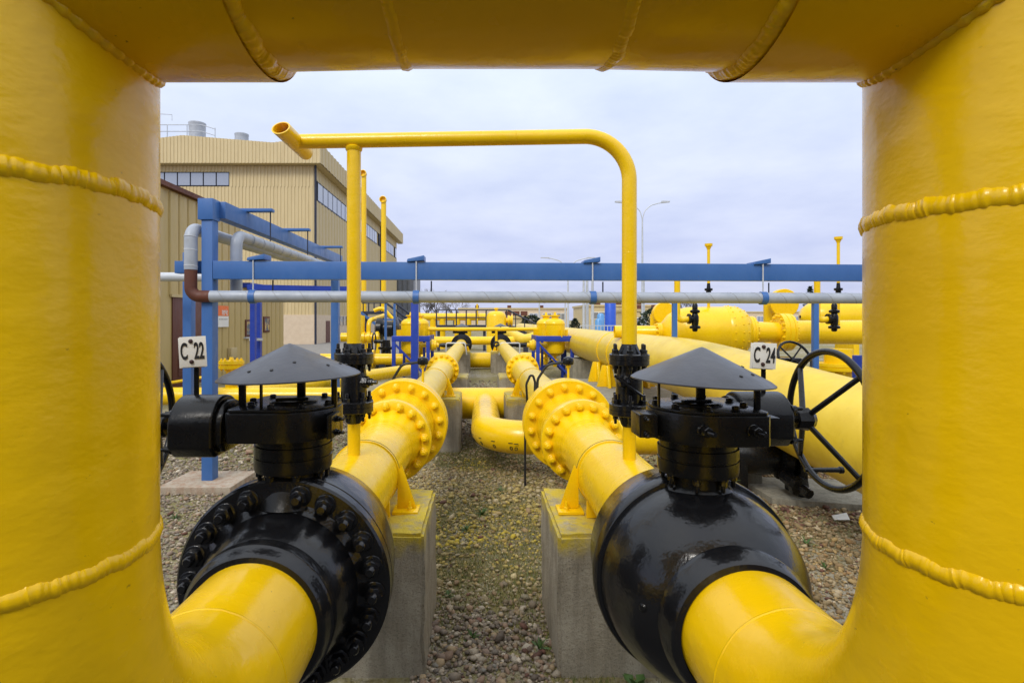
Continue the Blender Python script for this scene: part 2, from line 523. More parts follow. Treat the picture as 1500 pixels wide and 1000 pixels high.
# ---------------------------------------------------------------- foreground pipe portal
YP, ZC, RT = 0.78, 0.58, 0.222
po = thing('pipe_portal', 'thick yellow gas pipe bent into a gate shape framing the whole view', 'pipe', (0.045, YP, G))
for X, sgn in ((XL, -1), (XR + .006, 1)):
    br = .60
    part(po, 'valve_pipe', MB().tube([(X, 1.68, ZP), (X, YP + br, ZP)], RP, 64, False), M['yellow_big'])
    cen = (X, YP + br, ZP + br)
    part(po, 'elbow', MB().tube(arc(cen, (0, 0, -1), (0, -1, 0), br, 0, PI / 2, 28), RP, 64, False), M['yellow_big'])
    part(po, 'upright_pipe', MB().tube([(X, YP, ZP + br), (X, YP, ZC)], RP, 72, False), M['yellow_big'])
    part(po, 'weld_bead', weld((X, YP + br, ZP), (0, 1, 0), RP, .0075, 640, 10, .3, 3 + sgn), M['yellow_big'])
    part(po, 'weld_bead', weld((X, YP, ZP + br), (0, 0, 1), RP, .0175, 640, 10, .4, 5 + sgn), M['yellow_big'])
    zw = .178 if sgn < 0 else .150
    part(po, 'weld_bead', weld((X, YP, zw), (0, 0, 1), RP, .0185, 640, 10, .45, 9 + sgn), M['yellow_big'])
    # fillet weld where the upright runs into the header
    rr = random.Random(20 + sgn); path = []; rad = []
    for i in range(420):
        a = 2 * PI * i / 420
        y = RP * math.sin(a)
        path.append((X + (RP - .002) * math.cos(a), YP + y * .99, ZC - math.sqrt(RT ** 2 - y * y) + .002))
        rad.append(.0095 * (1 + .12 * math.sin(i * 1.1) + .12 * math.sin(i * .13) + rr.uniform(-.07, .07)))
    part(po, 'weld_bead', MB().tube(path, rad, 10, closed=True), M['yellow_big'])
xs = (-.315, -.115, .195, .39)
part(po, 'header_tee', MB().tube([(-1.5, YP, ZC), (xs[0], YP, ZC)], RT, 72, False), M['yellow_big'])
part(po, 'header_tee', MB().tube([(xs[3], YP, ZC), (1.6, YP, ZC)], RT, 72, False), M['yellow_big'])
part(po, 'header_pipe', MB().tube([(xs[0], YP, ZC), (xs[1], YP, ZC)], [.207, .203], 72, False), M['yellow_big'])
part(po, 'header_pipe', MB().tube([(xs[1], YP, ZC), (xs[2], YP, ZC)], .2025, 72, False), M['yellow_big'])
part(po, 'header_pipe', MB().tube([(xs[2], YP, ZC), (xs[3], YP, ZC)], [.203, .207], 72, False), M['yellow_big'])
for i, (x, r, t) in enumerate(((xs[0], .214, .019), (xs[1], .2025, .013), (xs[2], .2025, .014), (xs[3], .214, .019))):
    part(po, 'weld_bead', weld((x, YP, ZC), (1, 0, 0), r, t, 640, 10, .35, 40 + i), M['yellow_big'])

# ---------------------------------------------------------------- hand wheel
def handwheel(t, c, r, sx, mat, handle=True, rt=.0135, ang=45, dish=.11):
    """wheel in the YZ plane, its shaft along sx*X; c = hub centre"""
    c = Vector(c); rc = c + Vector((sx * dish, 0, 0))
    w = part(t, 'handwheel', MB().tube(arc(rc, (0, 1, 0), (0, 0, 1), r, 0, 2 * PI, 64)[:-1], rt, 12, closed=True), mat)
    for k in range(4):
        a = R(ang + 90 * k)
        e_ = rc + Vector((0, math.cos(a) * r, math.sin(a) * r))
        part(w, 'spoke', MB().tube([c + (e_ - c) * .05, e_], [rt * .85, rt * .75], 8), mat)
    part(w, 'hub', MB().lathe(c - Vector((sx * .035, 0, 0)), (sx, 0, 0), [(0, .034), (.005, .04), (.055, .046), (.062, .04), (.075, .03)], 8), mat)
    if handle:
        a = R(-118)
        h = rc + Vector((0, -math.cos(a) * r, math.sin(a) * r))
        part(w, 'handle', MB().lathe(h, (sx, 0, 0), [(-.02, .008), (.01, .0095), (.125, .011), (.128, .015), (.14, .015), (.143, .009)], 12), mat)
    return w

# ---------------------------------------------------------------- two big black valves
def rain_cap(t, c, r, h, mat, tilt, legs):
    c = Vector(c)
    ax = Vector((tilt, 0, 1)).normalized()
    cone = part(t, 'rain_cap', MB().lathe(c, ax, [(-.006, r - .012), (-.004, r), (.0, r * 1.0), (.012, r * .93), (h * .97, .012), (h, .002)], 72), mat)
    d, u, w = basis(ax)
    for a, s_ in ((200, .75), (225, .72), (290, .7), (318, .72), (338, .8), (20, .6), (250, .55)):
        p = c + (u * math.cos(R(a)) + w * math.sin(R(a))) * r * s_ + ax * (.012 + (h - .012) * (1 - s_ / .93))
        nn = ((u * math.cos(R(a)) + w * math.sin(R(a))) * h + ax * r).normalized()
        part(cone, 'rivet', MB().lathe(p, nn, [(-.002, .0065), (.003, .006), (.0045, .003)], 8), M['ink'])
    for lx, ly, wd in legs:
        p = Vector((c.x + lx, c.y + ly, c.z + .01))
        part(t, 'cap_leg', MB().box((p.x - wd, p.y - .006, -.33), (p.x + wd, p.y + .006, p.z)), M['black_satin'], .002)

def valve(X, side):
    left = side < 0
    t = thing('ball_valve', 'glossy black valve with a ring of nuts on its flange, under tag C 22' if left else
              'glossy black smooth domed valve with a full handwheel beside it, under tag C 24', 'valve', (X, 2.0, G))
    ys = 2.02 if left else 1.97
    o = (X, ys, ZP)
    if left:
        part(t, 'valve_body', MB().lathe(o, (0, -1, 0), [(-.52, .205), (-.47, .23), (-.40, .25), (-.24, .33), (-.12, .355), (0, .362), (.06, .362), (.125, .285), (.14, .268), (.18, .262), (.24, .252), (.285, .236), (.30, .226)], 72, False), M['black'])
        fl = part(t, 'body_flange', MB().lathe(o, (0, -1, 0), [(.02, .355), (.02, .370), (.024, .374), (.058, .374), (.061, .370), (.065, .370), (.068, .374), (.108, .374), (.116, .366), (.118, .29), (.126, .278)], 96, False), M['black'])
        bolts(fl, BOLT_K, (X, ys - .116, ZP), (0, -1, 0), .322, 22, R(95), (0,))
        part(t, 'end_hub', MB().lathe(o, (0, -1, 0), [(.285, .228), (.290, .236), (.335, .2365), (.343, .229), (.366, .226), (.379, .216), (.382, .198)], 72, False), M['black'])
    else:
        prof = [(-.52, .205), (-.46, .24), (-.40, .27), (-.25, .335), (-.06, .350), (-.055, .364), (-.05, .368), (.0, .368), (.008, .364), (.012, .352), (.025, .350)]
        for k in range(1, 19):
            q_ = .02 + .27 * k / 18
            prof.append((q_, .347 * math.sqrt(1 - ((q_ - .02) / .350) ** 2)))
        part(t, 'valve_body', MB().lathe(o, (0, -1, 0), prof, 96, False), M['black'])
        part(t, 'end_hub', MB().lathe(o, (0, -1, 0), [(.282, .226), (.288, .236), (.330, .236), (.340, .229), (.362, .226), (.376, .216), (.380, .198)], 72, False), M['black'])
        part(t, 'drain_plug', MB().lathe((X - .262, ys - .235, ZP + .02), Vector((-.62, -.78, 0)), [(-.02, .014), (.012, .014), (.016, .009)], 8), M['black_satin'])
    # neck
    part(t, 'neck', MB().lathe((X, ys, -.66), (0, 0, 1), [(0, .150), (.055, .122), (.075, .104), (.115, .104), (.117, .135), (.128, .138), (.165, .138), (.167, .134), (.171, .134), (.173, .138), (.208, .138), (.210, .132), (.245, .132)], 64, False), M['black_satin'])
    for k in range(8):
        a = 2 * PI * (k + .5) / 8
        inst(t, 'bolt', BOLT_S, (X + .118 * math.cos(a), ys + .118 * math.sin(a), -.546), (0, 0, -1), 0, .8)
    # gear housing: rounded on the far and outer side, flat towards the worm
    pts = []
    zt, zb = -.315, -.418
    s_ = -1 if left else 1          # worm side
    for k in range(25):
        a = PI / 2 + PI * k / 24
        pts.append((X + s_ * (.175 * math.cos(a) + .0), ys + .19 * math.sin(a), zb))
    pts += [(X + s_ * .16, ys - .19, zb), (X + s_ * .178, ys - .165, zb), (X + s_ * .178, ys + .165, zb), (X + s_ * .16, ys + .19, zb)]
    gb = part(t, 'gear_housing', MB().prism(pts, (0, 0, zt - zb)), M['black_satin'], .006)
    lid = MB().prism([(X + (p[0] - X) * .97, ys + (p[1] - ys) * .97, zt) for p in pts], (0, 0, .010))
    part(gb, 'lid', lid, M['black_satin'], .003)
    part(gb, 'indicator_ring', MB().lathe((X, ys, zt + .008), (0, 0, 1), [(0, .085), (.008, .085), (.012, .078), (.012, .055), (.006, .05)], 40), M['black_satin'])
    part(gb, 'indicator_pointer', MB().bar((X - .06, ys - .02, zt + .022), (X + .05, ys + .01, zt + .022), .02, .012), M['black_satin'], .002)
    for k in range(9):
        a = R(20 + 40 * k)
        inst(gb, 'bolt', BOLT_H, (X + .150 * math.cos(a), ys + .158 * math.sin(a), zt + .010), (0, 0, 1), 0, .8)
    if left:
        part(gb, 'side_plate', MB().box((X + .168, ys - .17, zb + .012), (X + .186, ys - .06, zt - .012)), M['black_satin'], .004)
        for z in (-.345, -.392):
            inst(gb, 'bolt', BOLT_S, (X + .186, ys - .115, z), (1, -.3, 0), 0, .6)
    else:
        for x in (-.055, .105):
            inst(gb, 'stop_bolt', BOLT_S, (X + x, ys - .190, -.362), (.25, -1, -.05), 0, 1.05)
        part(gb, 'side_plate', MB().box((X - .235, ys - .09, zb + .010), (X - .17, ys + .02, zt - .012)), M['black_satin'], .006)
        for z in (-.342, -.396):
            inst(gb, 'bolt', BOLT_S, (X - .21, ys - .09, z), (0, -1, 0), 0, .6)
    # worm drum
    wy, wz, wr = (1.96, -.372, .103) if left else (2.17, -.385, .100)
    x0, x1 = X + s_ * .19, X + s_ * (.372 if left else .405)
    def drum(x, k, dz=0):
        q = []
        for i in range(17):
            a = PI * i / 16
            q.append((x, wy + math.cos(a) * wr * 1.12 * k, wz + dz + math.sin(a) * wr * k))
        q += [(x, wy - wr * 1.12 * k, wz - wr * .62 * k), (x, wy - wr * .75 * k, wz - wr * k), (x, wy + wr * .75 * k, wz - wr * k), (x, wy + wr * 1.12 * k, wz - wr * .62 * k)]
        return q
    dr = part(t, 'worm_housing', MB().prism(drum(x0 + s_ * .03, 1.0), (x1 - x0 - s_ * .03, 0, 0)), M['black_satin'], .010, True, 3)
    part(dr, 'end_flange', MB().prism(drum(x0 + s_ * .005, .84), (s_ * .03, 0, 0)), M['black_satin'], .006)
    part(dr, 'coupling', MB().box((min(x0, X + s_ * .165), ys - .13, -.405), (max(x0 + s_ * .04, X + s_ * .165), ys + .13, -.33)), M['black_satin'], .008)
    for dy, dz in ((-.085, .045), (-.085, -.075), (.085, .045), (.085, -.075)):
        inst(dr, 'bolt', BOLT_S, (x1, wy + dy, wz + dz), (s_, 0, 0), 0, .75)
    hub = Vector((x1 + s_ * .095, wy, wz - .01))
    part(t, 'wheel_shaft', MB().cyl((x1 - s_ * .03, wy, wz - .01), hub, .0135, 16), M['black_satin'])
    handwheel(t, hub, .268, s_, M['black_satin'], handle=not left, dish=.10)
    if left:
        rain_cap(t, (X - .005, ys - .02, -.205), .250, .118, M['cap'], -.035, ((-.155, -.05, .012), (.0, .12, .016), (.165, -.02, .010), (-.06, -.12, .004)))
    else:
        rain_cap(t, (X - .0, ys - .03, -.215), .240, .118, M['cap'], .045, ((-.155, -.02, .004), (.02, .05, .016), (.165, -.07, .010)))
    return t
vL = valve(XL, -1)
vR = valve(XR, 1)

# valve number tags on their stalks
def text_mesh(s, size, mat, xs=.62, bold=.02, ext=.0012):
    cu = bpy.data.curves.new('lettering', 'FONT')
    cu.body = s; cu.size = size; cu.extrude = ext; cu.offset = bold * size
    cu.align_x = 'CENTER'; cu.align_y = 'CENTER'
    o = bpy.data.objects.new('lettering', cu)
    col.objects.link(o)
    bpy.context.view_layer.update()
    me = bpy.data.meshes.new_from_object(o.evaluated_get(bpy.context.evaluated_depsgraph_get()))
    bpy.data.objects.remove(o)
    for v in me.vertices: v.co.x *= xs
    me.materials.clear(); me.materials.append(mat)
    return me
def sign(num, c, foot, yaw, roll, label, w=.094, h=.112):
    c = Vector(c)
    t = thing('valve_tag', label, 'sign', (foot[0], foot[1], foot[2]))
    m = Matrix.Translation(c) @ Matrix.Rotation(yaw, 4, 'Z') @ Matrix.Rotation(roll, 4, 'Y')
    def put(mb):
        mb.v = [m @ v for v in mb.v]; return mb
    part(t, 'plate', put(MB().box((-w / 2, -.002, -h / 2), (w / 2, .002, h / 2))), M['white'], .0008)
    part(t, 'back_plate', put(MB().box((-w / 2 - .007, .006, -h / 2 - .003), (w / 2 - .006, .010, h / 2 - .003))), M['white'], .0008)
    for s, x, xsc in (('C', -.030, .43), (num, .0215, .43)):
        me = text_mesh(s, .082, M['ink'], xsc, .019)
        o = bpy.data.objects.new('lettering', me)
        link(o, t)
        o.matrix_local = Matrix.Translation(-WLOC[t.name]) @ m @ Matrix.Translation((x, -.0036, 0)) @ Matrix.Rotation(PI / 2, 4, 'X')
    for z in (h * .35, -h * .33):
        part(t, 'screw', put(MB().lathe((-.006, -.002, z), (0, -1, 0), [(0, .0078), (.004, .0072), (.009, .004), (.010, .001)], 10)), M['screw'])
    part(t, 'stalk', MB().bar(c + Vector((.004, .016, -h * .1)), foot, .017, .006, (0, 1, 0)), M['black_satin'], .001)
sign('22', at(283, 515, 1.95), at(288, 588, 1.98), R(6), R(-3), 'white C 22 number tag in front of the blue post', .090, .108)
sign('24', at(1120, 521, 2.12), at(1118, 586, 2.15), R(-4), R(3), 'white C 24 number tag beside the black handwheel', .086, .100)

# ---------------------------------------------------------------- the two pipe runs
def clamp(t, X, Y, side, zt=-1.14):
    part(t, 'strap', MB().lathe((X, Y, ZP), (0, 1, 0), [(-.016, .2005), (-.016, .207), (.010, .207), (.012, .2045), (.018, .2005)], 64, False), M['yellow'])
    part(t, 'strap_gap', MB().lathe((X, Y + .012, ZP), (0, 1, 0), [(-.004, .2012), (-.003, .2085), (.001, .2085), (.003, .2012)], 64, False), M['rubber'])
    for s_ in (-1, 1):
        xa, xb = X + s_ * .150, X + s_ * .310
        part(t, 'gusset', MB().prism([(X + s_ * .198, Y - .018, -.90), (X + s_ * .222, Y - .018, -.865), (xb, Y - .018, zt + .02), (X + s_ * .195, Y - .018, zt + .02)], (0, .012, 0)), M['yellow'], .002)
        fp = part(t, 'foot_plate', MB().box((X + s_ * .25 - .075, Y - .085, zt), (X + s_ * .25 + .075, Y + .055, zt + .018)), M['yellow'], .003)
        inst(fp, 'anchor_bolt', BOLT_ANCH, (X + s_ * .275, Y - .052, zt + .018), (0, 0, 1))
    part(t, 'saddle', MB().prism([(X - .17, Y - .13, zt), (X + .17, Y - .13, zt), (X + .165, Y - .13, -1.035), (X + .10, Y - .13, -1.095), (X, Y - .13, -1.12), (X - .10, Y - .13, -1.095), (X - .165, Y - .13, -1.035)], (0, .03, 0)), M['yellow'], .002)
BOLT_ANCH = bolt_mesh('anchor_bolt', .015, .02, M['yellow'], 1.6)

def run(X, side):
    t = thing('pipe_run', ('left' if side < 0 else 'right') + ' of the two parallel yellow pipes running back from the black valves', 'pipe', (X, 4, G))
    part(t, 'pipe', MB().tube([(X, 2.40, ZP), (X, 4.06, ZP)], RP, 64, False), M['yellow'])
    part(t, 'weld_bead', weld((X, 2.62, ZP), (0, 1, 0), RP, .0045, 400, 8, .3, 60), M['yellow'])
    part(t, 'weld_bead', weld((X, 3.86, ZP), (0, 1, 0), RP, .0035, 400, 8, .3, 61), M['yellow'])
    o = (X, 0, ZP)
    f1 = part(t, 'flange', MB().lathe(o, (0, 1, 0), [(3.98, .2), (4.05, .208), (4.13, .235), (4.15, .245), (4.153, .310), (4.158, .316), (4.225, .316), (4.232, .310), (4.236, .29)], 72, False), M['yellow'])
    bolts(f1, BOLT_Y, (X, 4.153, ZP), (0, -1, 0), .270, 16, R(6))
    part(t, 'joint_body', MB().lathe(o, (0, 1, 0), [(4.23, .298), (4.31, .296), (4.40, .285), (4.62, .272), (4.74, .285), (4.78, .292)], 72, False), M['yellow'])
    f2 = part(t, 'flange', MB().lathe(o, (0, 1, 0), [(4.775, .28), (4.78, .392), (4.787, .398), (4.842, .398), (4.848, .392), (4.852, .382), (4.860, .382), (4.864, .392), (4.870, .40), (4.905, .40), (4.91, .392), (4.918, .382), (4.926, .392), (4.93, .398), (4.99, .398), (4.995, .25), (5.16, .2)], 80, False), M['yellow'])
    bolts(f2, BOLT_Y, (X, 4.78, ZP), (0, -1, 0), .338, 16, R(8))
    part(t, 'pipe', MB().tube([(X, 5.0, ZP), (X, 9.86, ZP)], RP, 56, False), M['yellow_dirty'])
    f3 = part(t, 'flange', MB().lathe(o, (0, 1, 0), [(9.80, .2), (9.98, .235), (10.0, .30), (10.08, .305), (10.085, .29), (10.10, .29), (10.105, .305), (10.19, .30), (10.20, .235), (10.36, .2)], 56, False), M['yellow'])
    bolts(f3, BOLT_Y, (X, 10.0, ZP), (0, -1, 0), .262, 16, R(4))
    part(t, 'pipe', MB().tube([(X, 10.2, ZP), (X, 20.4, ZP)], RP * .98, 48, False), M['yellow_dirty'])
    clamp(t, X, 3.27, side)
    clamp(t, X, 8.15, side)
    clamp(t, X, 19.9, side)
    part(t, 'pipe', MB().tube([(X, 21.2, ZP), (X, 24.5, ZP)], RP, 40), M['yellow'])
    return t
run(XL, -1); run(XR, 1)

# far black valves on the same runs
for X, nm in ((XL, 'small far black valve where the left parallel pipe ends'), (XR, 'small far black valve where the right parallel pipe ends')):
    t = thing('far_valve', nm, 'valve', (X, 20.8, G), 'far black valves')
    part(t, 'valve_body', MB().lathe((X, 0, ZP), (0, 1, 0), [(20.3, .2), (20.40, .24), (20.42, .39), (20.52, .39), (20.54, .33), (20.9, .35), (21.1, .33), (21.12, .38), (21.2, .38), (21.22, .24), (21.3, .2)], 40, False), M['black'])
    part(t, 'neck', MB().cyl((X, 20.8, ZP), (X, 20.8, -.42), .13, 20), M['black_satin'])
    part(t, 'gear_housing', MB().box((X - .34, 20.6, -.52), (X + .22, 21.0, -.36)), M['black_satin'], .02)
    part(t, 'rain_cap', MB().lathe((X, 20.8, -.27), (0, 0, 1), [(0, .26), (.01, .25), (.12, .01)], 32), M['cap'])
    part(t, 'cap_post', MB().cyl((X, 20.8, -.38), (X, 20.8, -.24), .03, 8), M['black_satin'])

# ---------------------------------------------------------------- concrete plinths
def block(x0, x1, y0, y1, zt, label, mat='concrete', grp='concrete pipe supports'):
    mb = MB()
    base = Vector(((x0 + x1) / 2, (y0 + y1) / 2, G))
    rr = random.Random(int(x0 * 100 + y0 * 10))
    nx, ny, nz = 8, 8, 9
    bm = bmesh.new()
    bmesh.ops.create_cube(bm, size=1)
    bmesh.ops.bevel(bm, geom=list(bm.edges), offset=.022, segments=2, affect='EDGES')
    bmesh.ops.subdivide_edges(bm, edges=[e_ for e_ in bm.edges if e_.calc_length() > .3], cuts=14, use_grid_fill=True)
    sx, sy, sz = x1 - x0, y1 - y0, zt - G + .10
    from mathutils import noise
    for v in bm.verts:
        p = Vector((v.co.x * sx, v.co.y * sy, (v.co.z + .5) * sz - .10))
        nz_ = noise.noise_vector(p * 3.1 + base * 3) * .011 + noise.noise_vector(p * 11 + base) * .006 + noise.noise_vector(p * 27 + base) * .004
        v.co = p + nz_ * (0.2 if p.z < -.05 else 1)
    me = bpy.data.meshes.new('concrete_block')
    bm.to_mesh(me); bm.free()
    me.shade_smooth(); me.set_sharp_from_angle(angle=R(50))
    me.materials.append(M[mat])
    o = bpy.data.objects.new('concrete_block', me)
    o.location = base + Vector((0, 0, H))
    link(o, None)
    return tag(o, label, 'block', grp)
block(-1.05, -.297, 2.90, 3.70, -1.14, 'near concrete block with paint overspray under the left yellow pipe')
block(.417, 1.13, 2.90, 3.70, -1.14, 'near concrete block with yellow drip under the right yellow pipe')
block(-1.00, -.285, 7.80, 8.75, -1.14, 'grey concrete block left of the cross pipe in mid distance')
block(.385, 1.10, 7.80, 8.75, -1.14, 'grey concrete block right of the cross pipe in mid distance')
block(-.95, -.25, 11.3, 12.3, -1.20, 'low mossy block under the left pipe beyond its middle flange')
block(.40, 1.05, 11.3, 12.3, -1.20, 'low mossy block under the right pipe beyond its middle flange')
block(-1.05, -.36, 19.4, 20.4, -1.14, 'far concrete block under the left pipe before its black valve')
block(.40, 1.12, 19.4, 20.4, -1.14, 'far concrete block under the right pipe before its black valve')

# ---------------------------------------------------------------- low cross pipes
t = thing('cross_pipe', 'low fat yellow cross pipe with a branch bending forward between the blocks', 'pipe', (.1, 8.9, G))
zc = -1.40
part(t, 'header', MB().tube([(-1.6, 9.15, zc), (1.9, 9.15, zc)], .26, 48), M['yellow'])
path = bend([(.085, 9.15, zc), (.085, 6.5, zc), (3.2, 6.5, zc)], .50, 14)
part(t, 'branch', MB().tube(path, .198, 48), M['yellow'])
part(t, 'weld_bead', weld((.62, 6.5, zc), (1, 0, 0), .198, .006, 400, 8, .3, 80), M['yellow'])
part(t, 'weld_bead', weld((1.62, 6.5, zc), (1, 0, 0), .198, .005, 400, 8, .3, 81), M['yellow'])
for i in range(5):    # stencilled figures along the bend
    a = R(i * 19)
    if i == 0: p, nrm = Vector((.42, 6.5, zc)), Vector((0, -1, 0))
    else:
        cpt = Vector((.585, 7.0, zc)); aa = a
        ctr = cpt + Vector((-math.sin(aa) * .5, -math.cos(aa) * .5, 0))
        p, nrm = ctr, Vector((-math.sin(aa), -math.cos(aa), 0))
    for s, dz in (('0', -.10), ('1', -.035)):
        me = text_mesh(s, .075, M['ink'], 1.1, .01)
        o = bpy.data.objects.new('stencil_mark', me); link(o, t)
        tilt = dz / .198
        dirv = (nrm * math.cos(math.asin(tilt)) + Vector((0, 0, tilt))).normalized()
        pos = p + dirv * .1995
        q = dirv.to_track_quat('Z', 'Y')
        o.matrix_local = Matrix.Translation(pos - WLOC[t.name]) @ q.to_matrix().to_4x4() @ Matrix.Rotation(R(0 if s == '0' else 90), 4, 'Z')
t = thing('cross_pipe', 'far low yellow cross pipe between the two farthest blocks', 'pipe', (.1, 21.6, G))
part(t, 'header', MB().tube([(-2.3, 21.0, -1.55), (2.6, 21.0, -1.55)], .29, 32), M['yellow'])
t = thing('cross_pipe', 'slim far yellow cross pipe joining the two far black valves', 'pipe', (.1, 24.6, G))
part(t, 'header', MB().tube([(-2.3, 24.6, ZP - .02), (2.2, 24.6, ZP - .02)], .19, 28), M['yellow'])
for x in (-1.2, 1.4):
    part(t, 'stand', MB().box((x - .06, 24.5, G), (x + .06, 24.7, ZP - .17)), M['dblue'])

# ---------------------------------------------------------------- vent loop over the two runs
vt = thing('vent_pipe', 'slim yellow vent pipe looping over both runs with an open cut end', 'pipe', (.05, 2.92, ZP + RP))
xv0, xv1 = -.683, .785
YL, YR = 2.96, 2.87
ZT = .965
r = .0385
path = bend([(-1.00, 2.965, ZT), (xv1, YR, ZT), (xv1, YR, -.145)], .235, 14)
part(vt, 'loop_tube', MB().tube(path, r, 28), M['yellow'])
part(vt, 'riser', MB().cyl((xv0, YL, ZT - .01), (xv0, YL, -.135), r * .98, 28), M['yellow'])
part(vt, 'weld_bead', MB().lathe((xv0, YL, ZT - r - .013), (0, 0, 1), [(-.004, r), (.004, r + .006), (.016, r + .008), (.028, r * .9)], 28, False), M['yellow'])
part(vt, 'weld_bead', weld((.19, 2.90, ZT), (1, -.053, 0), r, .003, 400, 8, .4, 90), M['yellow'])
part(vt, 'weld_bead', weld((xv1, YR, .35), (0, 0, 1), r, .002, 400, 8, .4, 91), M['yellow'])
# cut end: short open pipe lying fore and aft, sawn at a slant
n = 32; mb = MB(); rr_o, rr_i = .0445, .038
cx, cz = -1.003, ZT
def slant(rad, y_c, k, top):
    b = len(mb.v)
    for i in range(n):
        a = 2 * PI * i / n
        x, z = rad * math.cos(a), rad * math.sin(a)
        mb.v.append(Vector((cx + x, y_c + k * (z if top else x), cz + z)))
    return list(range(b, b + n))
ra = slant(rr_o, 2.75, .9, True); rb = slant(rr_o, 3.13, -.5, True)
rc_ = slant(rr_i, 2.75, .9, True); rd = slant(rr_i, 3.13, -.5, True)
mb.skin(ra, rb); mb.skin(rd, rc_); mb.skin(rc_, ra); mb.skin(rb, rd)
part(vt, 'open_end', mb, M['yellow'])
for X, Y, nm, cat in ((xv0, YL, 'small black flanged valve under the left vent riser', 'L'), (xv1, YR, 'small black flanged valve with a lever under the right vent riser', 'R')):
    t = thing('vent_valve', nm, 'valve', (X, Y, ZP + RP))
    sc = Y / 2.96
    part(t, 'stub_pipe', MB().cyl((X, Y, ZP + RP - .03), (X, Y, -.535), .034, 24), M['yellow'])
    part(t, 'body', MB().lathe((X, Y, 0), (0, 0, 1), [(-.56, .036), (-.545, .045), (-.50, .058), (-.46, .064), (-.44, .066), (-.41, .070), (-.30, .068), (-.26, .062), (-.23, .064), (-.18, .060), (-.135, .041), (-.128, .04)], 36), M['black'])
    for z0 in (-.498, -.238):
        fl = part(t, 'flange', MB().lathe((X, Y, z0), (0, 0, 1), [(0, .06), (0, .101), (.003, .104), (.026, .104), (.0275, .101), (.030, .101), (.0315, .104), (.055, .104), (.058, .100), (.058, .05)], 40), M['black'])
        for k in range(6):
            a = 2 * PI * (k + .3) / 6
            inst(fl, 'bolt', BOLT_S, (X + .083 * math.cos(a), Y + .083 * math.sin(a), z0 + .057), (0, 0, 1), 0, .95)
            inst(fl, 'bolt', BOLT_S, (X + .083 * math.cos(a), Y + .083 * math.sin(a), z0 + .001), (0, 0, -1), 0, .8)
    if cat == 'L':
        part(t, 'plug', MB().lathe((X + .05, Y - .02, -.335), (1, -.2, 0), [(0, .034), (.035, .032), (.037, .020), (.058, .020), (.06, .012), (.085, .012)], 8), M['black'])
        part(t, 'stem', MB().lathe((X - .05, Y + .02, -.26), (-1, .2, 0), [(0, .03), (.05, .028), (.055, .018), (.08, .018)], 8), M['black'])
    else:
        part(t, 'lever', MB().bar((X - .10, Y - .085, -.285), (X + .035, Y - .115, -.385), .012, .042, (0, 1, .2)), M['black_satin'], .003)
        part(t, 'stem', MB().lathe((X - .04, Y - .05, -.32), (-.3, -1, 0), [(0, .034), (.03, .03), (.05, .018), (.06, .018)], 8), M['black'])

# sensors with cable on the runs
def cable(name, pts, rr, label, base):
    return solo(name, MB().tube(bend(pts, .08, 5), rr, 8), M['rubber'], base, label, 'cable')
for X, sx, nm in ((-.60, -1, 'left'), (.93, 1, 'right')):
    Y = 5.75
    t = thing('pressure_sensor', f'black headed sensor on a thin yellow stem on the {nm} pipe', 'sensor', (X, Y, ZP + .17))
    part(t, 'stem', MB().lathe((X, Y, ZP + .15), (0, 0, 1), [(0, .028), (.07, .028), (.075, .014), (.27, .012), (.275, .025), (.30, .025)], 12), M['yellow'])
    part(t, 'head', MB().lathe((X, Y, ZP + .45), (0, 0, 1), [(0, .03), (.01, .055), (.05, .06), (.075, .05), (.09, .02)], 16), M['black_satin'])
    part(t, 'cable', MB().tube(bend([(X - .05, Y, ZP + .48), (X - .22, Y, ZP + .46), (X - .32, Y + .02, ZP + .30), (X - .34, Y + .05, ZP - .3)], .1, 5), .014, 8), M['rubber'])
cable('cable_loop', [(.47, 5.3, -.98), (.445, 5.25, -.62), (.50, 5.25, -.50), (.53, 5.25, -.60), (.515, 5.2, -1.05)], .012, 'black cable looped against the right yellow pipe', (.48, 5.25, -1.0))
solo('ground_rod', MB().tube([(.515, 6.22, G - .05), (.515, 6.22, -1.0)], .013, 10), M['rubber'], (.515, 6.22, G), 'thin black rod standing in the gravel left of the right flange', 'rod')

# ---------------------------------------------------------------- blue pipe rack
rk = thing('pipe_rack', 'light blue steel rack of posts and long beam crossing the yard', 'rack', at(308, 713, 6.2) * 1.0)
YA = 6.25
def ybeam(x): return YA + (x + 3.1) * .075
px0 = -3.09
part(rk, 'post', MB().box((px0 - .062, YA - .07, G + .05), (px0 + .062, YA + .07, 1.13)), M['blue'], .004)
part(rk, 'post_cap', MB().box((px0 - .095, YA - .09, 1.13), (px0 + .075, YA + .08, 1.37)), M['blue'], .004)
part(rk, 'side_beam', MB().prism([(px0 + .0, YA + .08, 1.17), (px0 + .14, YA + .08, 1.17), (px0 + .14, YA + .08, 1.365), (px0 + .0, YA + .08, 1.365)], (0, 5.4, 0)), M['blue'], .004)
b = part(rk, 'long_beam', MB().bar((px0 + .062, ybeam(px0) - .01, .562), (6.6, ybeam(6.6), .585), .12, .205), M['blue'], .004)
part(rk, 'beam_stub', MB().bar((px0 - .40, YA + .05, .60), (px0 - .062, YA + .05, .60), .12, .14), M['blue'], .003)
for x, y in ((-3.03, 11.45),):
    part(rk, 'post', MB().box((x - .075, y - .075, G), (x + .075, y + .075, 1.168)), M['blue'], .003)
